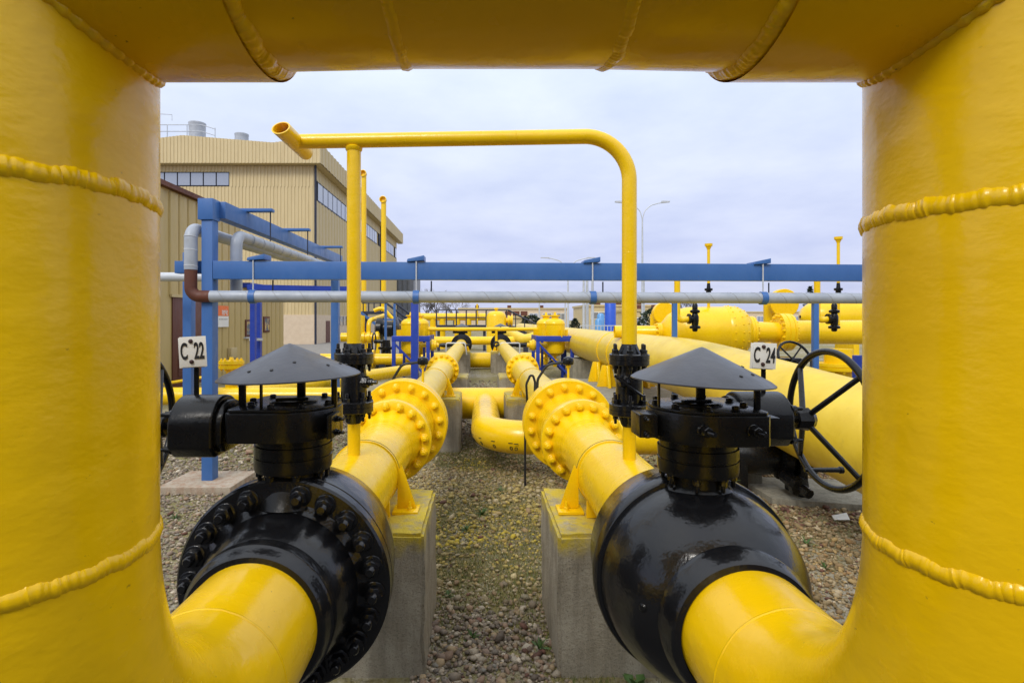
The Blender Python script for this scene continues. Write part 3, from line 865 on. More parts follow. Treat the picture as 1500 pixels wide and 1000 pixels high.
# posts of the far side, seen under the beam
for px, Y, w in ((1194, 9.4, .085), (988, 9.4, .075)):
    p = at(px, 460, Y)
    part(rk, 'post', MB().box((p.x - w / 2, Y - w / 2, G), (p.x + w / 2, Y + w / 2, .30)), M['blue'], .003)
part(rk, 'rear_beam', MB().bar((at(985, 0, 9.4).x - .3, 9.4, .36), (7.6, 9.4, .36), .1, .12), M['blue'], .003)
for i, px in enumerate((380, 611, 866, 1113)):
    x = (px - VX) / F * 6.5
    x = (px - VX) / F * ybeam(x)
    y = ybeam(x)
    part(rk, 'hanger_arm', MB().prism([(x - .11, y - .10, .672), (x + .09, y - .10, .686), (x + .09, y - .10, .745), (x - .10, y - .10, .705)], (0, .22, 0)), M['blue'], .003)
    xr_ = x + (.0 if i else -.04)
    part(rk, 'hanger_rod', MB().cyl((xr_, y - .085, .72), (xr_, y - .085, .33), .0085, 8), M['galv'])
    part(rk, 'hanger_rod', MB().cyl((xr_ + .16, y + .085, .46), (xr_ + .16, y + .085, .26), .0085, 8), M['navy'])
    part(rk, 'pipe_clip', MB().lathe((xr_, y - .085, .26), (1, 0, 0), [(-.035, .070), (-.035, .079), (.035, .079), (.035, .070)], 32, False), M['blue'])
for Y in (6.9, 8.4, 10.4):
    part(rk, 'hanger_arm', MB().box((px0 + .03, Y, 1.367), (px0 + .46, Y + .10, 1.405)), M['blue'], .003)
    for x in (px0 + .42,):
        part(rk, 'hanger_rod', MB().cyl((x, Y + .06, 1.38), (x, Y + .06, 1.0), .0085, 8), M['navy'])
solo('post_pad', MB().prism([(px0 - .42, YA - .32, G - .05), (px0 + .38, YA - .32, G - .05), (px0 + .40, YA + .34, G - .05), (px0 - .40, YA + .34, G - .05)], (0, 0, .13)), M['pad'], (px0, YA, G), 'rust stained square concrete pad under the blue post', 'pad', bevel=.012)

# grey wrapped pipes on the rack
def wrapped(name, label, path, rr, seam=.32, rust=None):
    t = thing(name, label, 'pipe', path[0])
    part(t, 'pipe', MB().tube(path, rr, 28), M['grey'])
    # spiral wrap seam
    L = [0]
    P = [Vector(p) for p in path]
    for a, b_ in zip(P, P[1:]): L.append(L[-1] + (b_ - a).length)
    pts = []
    N = int(L[-1] / seam * 14)
    for i in range(N):
        s_ = L[-1] * i / N
        k = max(j for j in range(len(L) - 1) if L[j] <= s_ + 1e-9)
        u_ = (s_ - L[k]) / max(L[k + 1] - L[k], 1e-6)
        d, uu, ww = basis(P[k + 1] - P[k])
        a = 2 * PI * s_ / seam
        pts.append(P[k].lerp(P[k + 1], u_) + (uu * math.cos(a) + ww * math.sin(a)) * rr)
    part(t, 'wrap_seam', MB().tube(pts, .0034, 5), M['seam'])
    return t
gp0 = Vector((-3.05, YA - .085, .262)); gp1 = Vector((6.6, ybeam(6.6) - .085, .262))
t = wrapped('insulated_pipe', 'long grey wrapped pipe hung below the blue beam with a rusty elbow', [gp0, gp1], .066, .30)
e0 = Vector((-3.255, YA - .10, .262))
part(t, 'rusty_elbow', MB().tube(bend([(e0.x, e0.y, .56), (e0.x, e0.y, .262), (gp0.x + .01, gp0.y, .262)], .10, 8), .0665, 24), M['rust'])
part(t, 'drop_pipe', MB().tube(bend([(e0.x, e0.y, .56), (e0.x, e0.y, 1.03), (e0.x + .05, e0.y + 5.0, 1.03)], .13, 10), .070, 24), M['grey'])
for z in (.60, .78, .93):
    part(t, 'seam_band', MB().lathe((e0.x, e0.y, z), (0, .15, 1), [(-.006, .0695), (-.005, .0725), (.005, .0725), (.006, .0695)], 24, False), M['galv'])
t = thing('insulated_pipe', 'shorter grey wrapped pipe under the receding blue beam with a vertical drop', 'pipe', (-2.87, 6.45, .2))
part(t, 'pipe', MB().tube(bend([(-2.89, 6.48, .22), (-2.89, 6.48, 1.0), (-2.88, 11.6, 1.0)], .13, 10), .068, 24), M['grey'])
for k in range(14):
    part(t, 'seam_band', MB().lathe((-2.885, 6.85 + k * .33, 1.0), (.12, 1, .1), [(-.008, .0675), (-.006, .0715), (.006, .0715), (.008, .0675)], 20, False), M['grey'])
t = thing('low_side_pipe', 'thin bright metal pipe level with the beam behind the blue post', 'pipe', at(240, 405, 8))
part(t, 'pipe', MB().cyl(at(150, 405, 8.4), at(300, 406, 8.4), .07, 20), M['galv'])

# ---------------------------------------------------------------- large transmission pipe on the right
bp = thing('transmission_pipe', 'very thick pale yellow pipe sloping down towards the right upright', 'pipe', (3.28, 8, G))
RB = .45
path = [(3.27, 44, -.745), (3.27, 20, -.745), (3.27, 9.2, -.745), (3.27, 8.6, -.75), (3.275, 8.1, -.765), (3.28, 7.6, -.79), (3.285, 7.1, -.822), (3.30, 4.5, -1.005), (3.30, 1.2, -1.24)]
part(bp, 'pipe', MB().tube(path, RB, 72), M['yellow_dirty'])
part(bp, 'strap', MB().lathe((3.27, 13.2, -.745), (0, 1, 0), [(-.06, .45), (-.055, .466), (.055, .466), (.06, .45)], 56, False), M['yellow'])
part(bp, 'strap', MB().lathe((3.27, 12.2, -.745), (0, 1, 0), [(-.05, .45), (-.045, .464), (.045, .464), (.05, .45)], 56, False), M['yellow'])
for Y in (12.2, 13.2):
    for x in (2.84, 3.70):
        part(bp, 'support_leg', MB().prism([(x - .22, Y, -1.50), (x + .22, Y, -1.50), (x + .10, Y, -1.02), (x - .10, Y, -1.02)], (0, .08, 0)), M['yellow'], .006)
        part(bp, 'support_leg', MB().prism([(x - .03, Y - .28, -1.50), (x - .03, Y + .28, -1.50), (x - .03, Y + .1, -1.02), (x - .03, Y - .1, -1.02)], (.06, 0, 0)), M['yellow'], .004)
block(1.75, 4.6, 9.4, 14.0, -1.50, 'wide low concrete slab under the thick pipe legs', 'concrete_plain')
block(2.75, 3.75, 16.2, 17.6, -1.20, 'stained concrete block under the far part of the thick pipe', 'concrete_plain')
block(2.62, 3.16, 6.1, 6.55, -1.62, 'small pale concrete block beside the black valve under the thick pipe', 'concrete_plain')
solo('concrete_slab', MB().prism([(3.0, 5.6, G - .05), (4.6, 5.2, G - .05), (4.7, 6.2, G - .05), (3.0, 6.4, G - .05)], (0, 0, .12)), M['concrete_plain'], (3.6, 5.8, G), 'flat concrete slab on the gravel under the thick pipe', 'slab', bevel=.01)
t = thing('drain_valve', 'dark drain valve crouching under the thick sloping pipe', 'valve', (3.05, 5.75, G + .07))
part(t, 'valve_body', MB().lathe((2.55, 5.9, -1.42), (1, -.12, -.10), [(0, .12), (.05, .2), (.1, .21), (.12, .15), (.3, .19), (.5, .19), (.62, .15), (.64, .21), (.72, .21), (.75, .12), (1.0, .12)], 28), M['black_satin'])
part(t, 'bracket', MB().box((2.72, 5.7, G + .07), (2.80, 6.0, -1.45)), M['black_satin'], .01)
part(t, 'bracket', MB().box((3.30, 5.62, G + .07), (3.38, 5.92, -1.45)), M['black_satin'], .01)
part(t, 'plug', MB().lathe((3.2, 5.55, -1.66), (.2, -1, -.3), [(-.15, .07), (0, .07), (.02, .1), (.08, .1), (.1, .05), (.2, .05)], 8), M['black_satin'])
# ---------------------------------------------------------------- filter vessels at the right
def hflange(t, c, axis, r, th, nb, rb, face=1):
    f = part(t, 'flange', MB().lathe(c, axis, [(-th, r * .7), (-th, r), (-.012, r), (-.006, r * .97), (.006, r * .97), (.012, r), (th, r), (th, r * .7)], 44), M['yellow'])
    d = Vector(axis).normalized()
    bolts(f, BOLT_Y, Vector(c) + d * th * face, d * face, rb, nb, .1, scale=.9)
    return f
fv = thing('filter_vessel', 'big yellow horizontal vessel with a bolt dotted dome at the right', 'vessel', at(1060, 500, 11.5))
Yv = 11.5
c0 = at(1000, 485, Yv); ax = Vector((1, -.10, 0)).normalized()
def vx(px): return (px - VX) / F * Yv
z0 = (VY - 486) / F * Yv
o = Vector((vx(985), Yv, z0))
part(fv, 'shell', MB().lathe(o, ax, [(-.25, .05), (-.22, .2), (-.1, .36), (.08, .47), (.28, .52), (.75, .53), (1.02, .53)], 56, False), M['yellow'])
dome = part(fv, 'dome', MB().lathe(o, ax, [(1.02, .53), (1.05, .545), (1.15, .545), (1.30, .52), (1.42, .45), (1.50, .36), (1.53, .30)], 56, False), M['yellow'])
d, u, w = basis(ax)
for tt, rr, k in ((1.10, .545, 22), (1.26, .528, 20), (1.38, .475, 16)):
    for i in range(k):
        a = 2 * PI * i / k
        rv = u * math.cos(a) + w * math.sin(a)
        inst(dome, 'bolt', BOLT_D, o + d * tt + rv * rr, rv + d * (.0 if tt < 1.2 else .5), 0, .9)
hflange(fv, o + d * 1.56, ax, .33, .05, 14, .285, 1)
part(fv, 'neck_pipe', MB().lathe(o, ax, [(1.56, .22), (2.20, .20)], 36, False), M['yellow'])
hflange(fv, o + d * 2.20, ax, .39, .09, 16, .335, -1)
hflange(fv, o + d * 2.30, ax, .38, .05, 16, .33, 1)
part(fv, 'outlet_pipe', MB().lathe(o, ax, [(2.30, .29), (2.42, .25), (2.6, .24), (6.5, .26)], 40, False), M['yellow'])
part(fv, 'inlet_pipe', MB().lathe(o, ax, [(-1.2, .13), (-.3, .13), (-.2, .2)], 28, False), M['yellow'])
hflange(fv, o + d * -.28, ax, .19, .04, 10, .16, -1)
for k in (.3, .95):
    part(fv, 'leg', MB().box((o.x + k - .06, Yv - .3, G), (o.x + k + .06, Yv + .3, z0 - .40)), M['yellow'], .01)
# manhole disc facing the viewer
for px, py, rr, Yd in ((1150, 444, .315, 12.0), (974, 459, .255, 12.4)):
    c = at(px, py, Yd)
    m_ = part(fv, 'manhole_cover', MB().lathe(c, (0, 1, 0), [(0, rr * .96), (.01, rr), (.06, rr), (.065, rr * .95), (.075, rr * .95), (.08, rr), (.14, rr), (.142, rr * .7), (.42, rr * .7)], 44), M['yellow'])
    part(fv, 'manhole_neck', MB().cyl(c + Vector((-.05, .42, -.02)), c + Vector((-.05, .42, -.9)), rr * .6, 28), M['yellow'])
fv2 = thing('filter_vessel', 'farther yellow horizontal vessel partly cut off by the right upright', 'vessel', at(1240, 500, 15.5))
Yw = 15.5
part(fv2, 'shell', MB().lathe(Vector(((1172 - VX) / F * Yw, Yw, .08)), (1, -.05, 0), [(0, .05), (.08, .25), (.25, .38), (.55, .47), (1.0, .5), (5, .5)], 44, False), M['yellow'])
for x in (10.2, 12):
    part(fv2, 'leg', MB().box((x, Yw - .6, G), (x + .15, Yw + .2, -.3)), M['yellow'])
# vent stacks by the vessels
for px, pv, nm in ((992, 1018, 'yellow vent tube hooking down to a black valve left of the manhole discs'), (1197, 1222, 'yellow vent tube hooking down to a black valve beside the right upright')):
    Yk = 10.3
    a, b_ = at(px, 470, Yk), at(pv, 467, Yk)
    t = thing('vent_stack', nm, 'pipe', (b_.x, Yk, b_.z - .3))
    part(t, 'tube', MB().tube(bend([(a.x, Yk, .86), (a.x, Yk, a.z + .0), (b_.x - .10, Yk, b_.z - .0)], .22, 8), .055, 16), M['yellow'])
    vb = part(t, 'valve', MB().lathe((b_.x, Yk, b_.z - .24), (0, 0, 1), [(0, .03), (.02, .05), (.05, .05), (.06, .10), (.10, .10), (.12, .06), (.2, .07), (.28, .07), (.34, .05), (.36, .09), (.40, .09), (.42, .05), (.50, .05), (.56, .02)], 14), M['black_satin'])
    part(vb, 'side_port', MB().lathe((b_.x, Yk, b_.z), (-1, 0, 0), [(0, .06), (.09, .06), (.095, .1), (.13, .1), (.135, .05)], 14), M['black_satin'])
for px, py, Yk, nm in ((1038, 357, 11.3, 'thin yellow pole with a funnel top above the beam, left one'), (1228, 347, 11.0, 'thin yellow pole with a funnel top above the beam, right one')):
    a = at(px, py, Yk)
    t = thing('vent_pole', nm, 'pole', (a.x, Yk, .1))
    part(t, 'tube', MB().cyl((a.x, Yk, -.1), (a.x, Yk, a.z - .05), .030, 12), M['yellow'])
    part(t, 'funnel', MB().lathe((a.x, Yk, a.z - .12), (0, 0, 1), [(0, .03), (.06, .055), (.07, .075), (.12, .078), (.122, .05)], 16), M['yellow'])
    part(t, 'valve', MB().lathe((a.x, Yk, at(0, 436, Yk).z), (0, 0, 1), [(0, .04), (.03, .04), (.035, .075), (.07, .075), (.08, .05), (.14, .05), (.15, .08), (.19, .08), (.2, .04), (.3, .03)], 12), M['black_satin'])
t = thing('wheel_valve', 'black valve with a spoked wheel behind tag C 24', 'valve', at(1165, 560, 8.6))
c = at(1166, 533, 8.6)
part(t, 'gear_housing', MB().box((c.x - .55, 8.5, c.z - .14), (c.x + .05, 8.9, c.z + .10)), M['black_satin'], .03)
part(t, 'stem', MB().cyl((c.x, 8.7, c.z), (c.x, 8.7, c.z - .9), .1, 16), M['black_satin'])
rim_c = at(1164, 524, 8.4)
tilt = Vector((.15, -.9, .45)).normalized()
d, u, w = basis(tilt)
whl = part(t, 'handwheel', MB().tube(arc(rim_c, u, w, .27, 0, 2 * PI, 40)[:-1], .020, 8, closed=True), M['black_satin'])
for k in range(4):
    a = PI / 4 + k * PI / 2
    part(whl, 'spoke', MB().cyl(rim_c - d * .05, rim_c + (u * math.cos(a) + w * math.sin(a)) * .27, .013, 6), M['black_satin'])
part(t, 'wheel_shaft', MB().cyl(rim_c - d * .03, rim_c - d * .35, .03, 10), M['black_satin'])
t = thing('flanged_stub', 'yellow flanged stub standing under the vessel outlet pipe', 'pipe', at(1228, 580, 9.3))
c = at(1228, 540, 9.6)
part(t, 'pipe', MB().cyl((c.x, 9.6, G), (c.x, 9.6, c.z + .35), .22, 28), M['yellow'])
f = part(t, 'flange', MB().lathe((c.x, 9.6, c.z - .02), (0, 0, 1), [(0, .2), (0, .38), (.05, .385), (.06, .37), (.07, .385), (.12, .38), (.12, .2)], 36), M['yellow'])
bolts(f, BOLT_Y, (c.x, 9.6, c.z - .02), (0, 0, -1), .33, 14)
t = thing('blue_stand', 'dark blue steel stand at the edge of the right upright', 'stand', at(1262, 620, 8.0))
for px in (1252, 1262):
    p = at(px, 520, 8.0)
    part(t, 'post', MB().box((p.x - .04, 7.9, G), (p.x + .04, 8.0, p.z)), M['dblue'], .004)
part(t, 'crossbar', MB().box((at(1250, 0, 8).x, 7.92, -.62), (at(1266, 0, 8).x, 7.98, -.55)), M['dblue'], .004)

# ---------------------------------------------------------------- vessels in dark blue frames
def framed(pxc, Y, side, label):
    c = at(pxc, 492, Y)
    hw = .54; dp = 1.5
    t = thing('framed_vessel', label, 'vessel', (c.x, Y, G), 'vessels in blue frames')
    zt = c.z
    fr = []
    for x in (c.x - hw, c.x + hw):
        for y in (Y, Y + dp):
            part(t, 'frame_leg', MB().box((x - .055, y - .055, G), (x + .055, y + .055, zt - .17)), M['dblue'], .006)
    for y in (Y, Y + dp):
        part(t, 'frame_beam', MB().box((c.x - hw - .06, y - .06, zt - .17), (c.x + hw + .06, y + .06, zt)), M['dblue'], .006)
        part(t, 'frame_brace', MB().bar((c.x - hw + .03, y, zt - .25), (c.x + hw - .03, y, G + .08), .06, .09, (0, 1, 0)), M['dblue'])
    for x in (c.x - hw + .22, c.x + hw - .2):
        part(t, 'frame_leg', MB().box((x - .04, Y + dp * .5 - .04, G), (x + .04, Y + dp * .5 + .04, zt - .165)), M['dblue'], .006)
    part(t, 'frame_brace', MB().bar((c.x + hw - .3, Y + dp, zt - .8), (c.x - hw + .03, Y + dp, G + .08), .06, .09, (0, 1, 0)), M['dblue'])
    for x in (c.x - hw, c.x + hw):
        part(t, 'frame_beam', MB().box((x - .05, Y + .06, zt - .16), (x + .05, Y + dp - .06, zt - .003)), M['dblue'], .006)
    for k, (dx, dy) in enumerate(((.05, .36), (-.14, 1.15))):
        vx_, vy_ = c.x + dx * (1 if side > 0 else -1), Y + dy
        vs = part(t, 'vessel', MB().lathe((vx_, vy_, 0), (0, 0, 1), [(zt - .66, .05), (zt - .64, .16), (zt - .55, .28), (zt - .42, .315), (zt + .36, .315), (zt + .365, .325), (zt + .39, .325), (zt + .395, .315), (zt + .45, .30), (zt + .52, .22), (zt + .55, .13), (zt + .56, .115), (zt + .62, .115), (zt + .625, .16), (zt + .66, .16), (zt + .665, .05), (zt + .76, .03)], 36), M['yellow'])
        for a in (20, 110, 200, 290):
            q = Vector((math.cos(R(a)), math.sin(R(a)), 0))
            part(vs, 'lug', MB().bar(Vector((vx_, vy_, zt + .08)) + q * .31, Vector((vx_, vy_, zt + .08)) + q * .46, .03, .22), M['yellow'])
        part(vs, 'drain_pipe', MB().lathe((vx_, vy_, zt - 1.0), (0, 0, 1), [(0, .06), (.2, .06), (.21, .12), (.25, .12), (.26, .05), (.4, .05)], 14), M['yellow'])
    # valve train towards the run
    s_ = -1 if side > 0 else 1
    xa = c.x + s_ * (hw + .06)
    zz = zt - .30
    part(t, 'nozzle', MB().lathe((c.x + s_ * .2, Y + .25, zz), (s_, 0, 0), [(0, .07), (.35, .07), (.36, .15), (.42, .15), (.43, .19), (.50, .19), (.51, .15), (.58, .15), (.59, .07), (.66, .07)], 16), M['yellow'])
    part(t, 'actuator', MB().lathe((xa + s_ * .30, Y + .25, zz), (s_, 0, 0), [(0, .05), (.1, .07), (.3, .07), (.32, .05), (.5, .05), (.52, .08), (.7, .08), (.72, .04), (.95, .03)], 12), M['black_satin'])
    part(t, 'tie_rod', MB().tube(bend([(xa + s_ * .5, Y + .15, zz - .3), (xa + s_ * .5, Y + .15, zz + .07), (xa + s_ * 1.1, Y + .15, zz + .07), (xa + s_ * 1.15, Y + .15, zz - .3)], .05, 3), .022, 8), M['galv'])
    return t
framed(602, 17.2, -1, 'pair of yellow upright vessels in a dark blue frame, left of the runs')
framed(813, 17.2, 1, 'pair of yellow upright vessels in a dark blue frame, right of the runs')
t = thing('balance_pipe', 'thin yellow pipe spanning between the two framed vessels', 'pipe', (0, 18.3, -1))
z = at(0, 482, 18.3).z
part(t, 'tube', MB().cyl((-1.9, 18.3, z), (2.0, 18.3, z), .062, 14), M['yellow'])
for px, ze in ((727, 503), (783, 505), (628, 505)):
    x = at(px, 0, 18.3).x
    part(t, 'drop', MB().cyl((x, 18.3, z), (x, 18.3, at(0, ze, 18.3).z), .045, 12), M['yellow'])
part(t, 'drop_ring', MB().tube(arc(at(727, 504, 18.25), (1, 0, 0), (0, 0, 1), .075, 0, 2 * PI, 20)[:-1], .03, 8, closed=True), M['rubber'])
t = solo('rack_post', MB().box((at(602.5, 0, 9.6).x, 9.54, G), (at(613, 0, 9.6).x, 9.66, .33)), M['dblue'], (-1.17, 9.6, G), 'single dark blue post in front of the left framed vessels', 'post', bevel=.004)
t = thing('separator_tank', 'tall yellow upright tank in the middle beyond the far black valves', 'tank', at(727, 520, 29))
c = at(727, 468, 29)
part(t, 'shell', MB().lathe((c.x, 29, 0), (0, 0, 1), [(G, .52), (c.z + .18, .52), (c.z + .32, .46), (c.z + .42, .32), (c.z + .46, .1)], 36), M['yellow'])
part(t, 'top_nozzle', MB().lathe((c.x, 29, c.z + .44), (0, 0, 1), [(0, .06), (.08, .06), (.09, .12), (.18, .12), (.2, .05)], 14), M['yellow'])
part(t, 'side_nozzle', MB().lathe((c.x + .48, 29, c.z - .05), (1, 0, 0), [(0, .14), (.12, .14), (.13, .28), (.22, .28), (.23, .22), (.3, .22), (.31, .3), (.38, .3)], 20), M['yellow'])
t = thing('swan_pipe', 'pale yellow pipe dipping in a shallow V beyond the right run', 'pipe', (2.1, 25, G))
part(t, 'pipe', MB().tube(bend([at(735, 482, 27), at(772, 500, 23.5), at(803, 484, 24)], .8, 8), .24, 24), M['yellow_dirty'])
part(t, 'stand', MB().box((at(770, 0, 23.6).x - .1, 23.5, G), (at(770, 0, 23.6).x + .1, 23.7, -1.0)), M['navy'])

# platform with rails behind
t = thing('service_platform', 'dark steel platform with handrails behind the left run', 'platform', (-1.0, 33, G))
zf = at(0, 476, 33).z; zr = at(0, 454, 33).z
x0, x1 = at(640, 0, 33).x, at(712, 0, 33).x
part(t, 'deck', MB().box((x0, 32.6, zf - .16), (x1, 34.2, zf)), M['navy'])
for i in range(6):
    x = x0 + (x1 - x0) * i / 5
    part(t, 'rail_post', MB().cyl((x, 32.65, zf), (x, 32.65, zr), .04, 8), M['navy'])
for z in (zr, (zf + zr) / 2):
    part(t, 'rail', MB().cyl((x0, 32.65, z), (x1, 32.65, z), .035, 8), M['navy'])
for x in (x0 + .1, x1 - .1):
    part(t, 'leg', MB().box((x - .08, 33, G), (x + .08, 33.2, zf - .16)), M['navy'])
st0, st1 = at(742, 457, 33), at(795, 492, 33)
part(t, 'rail', MB().cyl(at(712, 454, 33), at(744, 454, 33), .035, 8), M['navy'])
part(t, 'stair_rail', MB().cyl(at(744, 454, 33), st1 + Vector((0, 0, .5)), .05, 8), M['navy'])
part(t, 'stair_stringer', MB().bar(at(742, 476, 33), at(795, 500, 33), .3, .22), M['navy'])
for i in range(5):
    p = at(742, 476, 33).lerp(at(795, 500, 33), i / 4)
    part(t, 'rail_post', MB().cyl(p, p + Vector((0, 0, .9)), .03, 6), M['navy'])
t = thing('overhead_header', 'horizontal yellow header pipe on short stubs behind the platform', 'pipe', (-2.2, 35.5, G))
zc = at(0, 464, 35.5).z
part(t, 'header', MB().cyl((at(610, 0, 35.5).x, 35.5, zc), (at(713, 0, 35.5).x, 35.5, zc), .24, 24), M['yellow'])
for px in (634, 648, 670, 686):
    x = at(px, 0, 35.5).x
    part(t, 'stub', MB().lathe((x, 35.5, G), (0, 0, 1), [(0, .2), (1.2, .2), (1.25, .3), (1.4, .3), (1.45, .2), (zc - G, .2)], 18), M['yellow'])
part(t, 'vent', MB().cyl(at(699, 445, 35.2), at(699, 475, 35.2), .06, 10), M['yellow'])
# manifold and stair at left of the framed vessel
t = thing('manifold', 'yellow manifold of pipes and flanges low behind the left vent riser', 'manifold', (-4.6, 24, G))
part(t, 'header', MB().cyl(at(500, 494, 24), at(556, 494, 24), .20, 20), M['yellow'])
for px, rr in ((533, .26), (541, .28), (553, .26)):
    p = at(px, 494, 24)
    part(t, 'flange', MB().lathe(p, (1, 0, 0), [(-.06, .1), (-.06, rr), (.06, rr), (.06, .1)], 20), M['yellow'])
    part(t, 'leg', MB().box((p.x - .1, 23.9, G), (p.x + .1, 24.1, p.z - .18)), M['yellow'])
part(t, 'riser', MB().cyl(at(527, 495, 24), at(527, 462, 24), .22, 20), M['yellow'])
part(t, 'riser', MB().tube(bend([at(540, 494, 24), at(540, 470, 24), at(562, 462, 26)], .3, 5), .10, 14), M['yellow'])
part(t, 'riser', MB().tube(bend([at(548, 455, 25), at(560, 450, 25), at(585, 478, 25)], .4, 5), .09, 12), M['yellow'])
part(t, 'valve', MB().lathe(at(566, 482, 24.5), (1, 0, 0), [(-.5, .2), (-.4, .5), (-.2, .5), (-.1, .35), (.3, .35), (.4, .5), (.5, .5), (.6, .2)], 16), M['black_satin'])
t = thing('low_branch', 'low yellow pipe leading left from the left framed vessels', 'pipe', at(560, 560, 18.4))
part(t, 'pipe', MB().cyl(at(470, 526, 18.4), at(600, 526, 18.4), .19, 24), M['yellow'])
hf = part(t, 'flange', MB().lathe(at(545, 526, 18.4), (1, 0, 0), [(-.08, .1), (-.08, .32), (.08, .32), (.08, .1)], 24), M['yellow'])
part(t, 'leg', MB().box((at(560, 0, 18.4).x - .1, 18.3, G), (at(560, 0, 18.4).x + .1, 18.5, -1.5)), M['navy'])
t = thing('gate_valve', 'small black gate valve with a handwheel left of the left framed vessels', 'valve', at(562, 540, 20))
p = at(566, 517, 20)
part(t, 'body', MB().lathe((p.x, 20, G), (0, 0, 1), [(0, .42), (.3, .45), (.45, .35), (.5, .2), (.8, .16), (.82, .3), (.9, .3), (.92, .16), (1.15, .14)], 20), M['black_satin'])
part(t, 'stem', MB().cyl(at(548, 500, 20), at(566, 500, 20), .07, 10), M['black_satin'])
part(t, 'handwheel', MB().tube(arc(at(548, 502, 20), (0, 1, 0), (0, 0, 1), .36, 0, 2 * PI, 28)[:-1], .03, 6, closed=True), M['black_satin'])
t = thing('access_stair', 'dark blue steel stair and landing behind the left framed vessel', 'stair', (-4.6, 28, G))
for px in (565, 578):
    p = at(px, 445, 22)
    part(t, 'post', MB().box((p.x - .045, 21.95, G), (p.x + .045, 22.05, p.z)), M['blue'])
part(t, 'crossbar', MB().bar(at(562, 468, 22), at(580, 468, 22), .05, .06), M['blue'])
part(t, 'landing', MB().box((at(530, 0, 28).x, 27.6, at(0, 456, 28).z - .14), (at(566, 0, 28).x, 29.2, at(0, 456, 28).z)), M['navy'])
for px in (532, 540, 548, 557, 565):
    part(t, 'rail_post', MB().cyl(at(px, 456, 27.7), at(px, 432, 27.7), .035, 6), M['navy'])
for py in (432, 444):
    part(t, 'rail', MB().cyl(at(530, py, 27.7), at(566, py, 27.7), .03, 6), M['navy'])
for py in (478, 440, 450):
    part(t, 'stair_rail', MB().cyl(at(566, py - 6 if py < 470 else py - 22, 27.7), at(606, py + 24, 27.7), .06, 6), M['navy'])
part(t, 'stringer', MB().bar(at(562, 455, 27.8), at(606, 486, 27.8), .5, .25), M['navy'])
part(t, 'stringer', MB().bar(at(525, 455, 26.5), at(570, 490, 26.5), .08, .12), M['blue'])
for px in (536, 560):
    part(t, 'leg', MB().box((at(px, 0, 28).x - .07, 28, G), (at(px, 0, 28).x + .07, 28.15, at(0, 458, 28).z)), M['navy'])
for px, y0, nm in ((533, 256, 'taller yellow vent mast beside the hall'), (562, 294, 'shorter yellow vent mast beside the hall'), (527, 278, 'thin yellow vent mast left of the tallest one')):
    a = at(px, y0, 34)
    t = thing('vent_mast', nm, 'mast', (a.x, 34, G))
    rr = .16 if px != 527 else .07
    part(t, 'tube', MB().cyl((a.x, 34, G), (a.x, 34, a.z), rr, 16), M['yellow'])
    if px != 527:
        part(t, 'outlet', MB().lathe((a.x, 34.1, a.z + .02), (-.1, -1, .12), [(-.1, .10), (.05, .20), (.3, .22), (.31, .18), (.1, .17)], 16), M['yellow'])
    for z in (1.2, 3.2):
        part(t, 'bracket', MB().box((a.x - .5, 33.95, z), (a.x, 34.05, z + .08)), M['yellow'])

# ---------------------------------------------------------------- low pipes at the left
t = thing('ground_pipe', 'low yellow pipe lying across behind the left black valve', 'pipe', (-4, 9.6, G))
part(t, 'pipe', MB().cyl(at(120, 580, 9.6), at(520, 580, 9.6), .155, 32), M['yellow'])
part(t, 'pipe', MB().cyl((-4.2, 9.8, -1.34), (-1.9, 14.5, -1.34), .15, 28), M['yellow'])
for x in (-5.2, -3.0):
    part(t, 'stand', MB().box((x - .12, 9.5, G), (x + .12, 9.7, -1.45)), M['concrete_plain'])
t = thing('flanged_stub', 'yellow blind flanged stub left of the conical cap of C 22', 'pipe', at(340, 580, 9.9))
c = at(339, 535, 9.9)
part(t, 'pipe', MB().lathe((c.x, 9.9, G), (0, 0, 1), [(0, .15), (c.z - G - .12, .09), (c.z - G, .12)], 24), M['yellow'])
f = part(t, 'flange', MB().lathe((c.x, 9.9, c.z - .05), (0, 0, 1), [(0, .1), (0, .215), (.055, .22), (.06, .20), (.075, .20), (.08, .22), (.135, .215), (.137, .05), (.2, .03)], 32), M['yellow'])
bolts(f, BOLT_Y, (c.x, 9.9, c.z + .085), (0, 0, 1), .175, 10, scale=.8)
bolts(f, BOLT_Y, (c.x, 9.9, c.z - .05), (0, 0, -1), .175, 10, scale=.8)
t = thing('guard_rail', 'thin yellow rail along the ochre shed wall', 'rail', (-6.5, 12, G))
part(t, 'rail', MB().cyl(at(180, 572, 12), at(300, 552, 12.2), .035, 10), M['yellow'])
for px, py in ((215, 566), (270, 557)):
    p = at(px, py, 12.1)
    part(t, 'post', MB().cyl((p.x, p.y, G), p, .03, 8), M['yellow'])

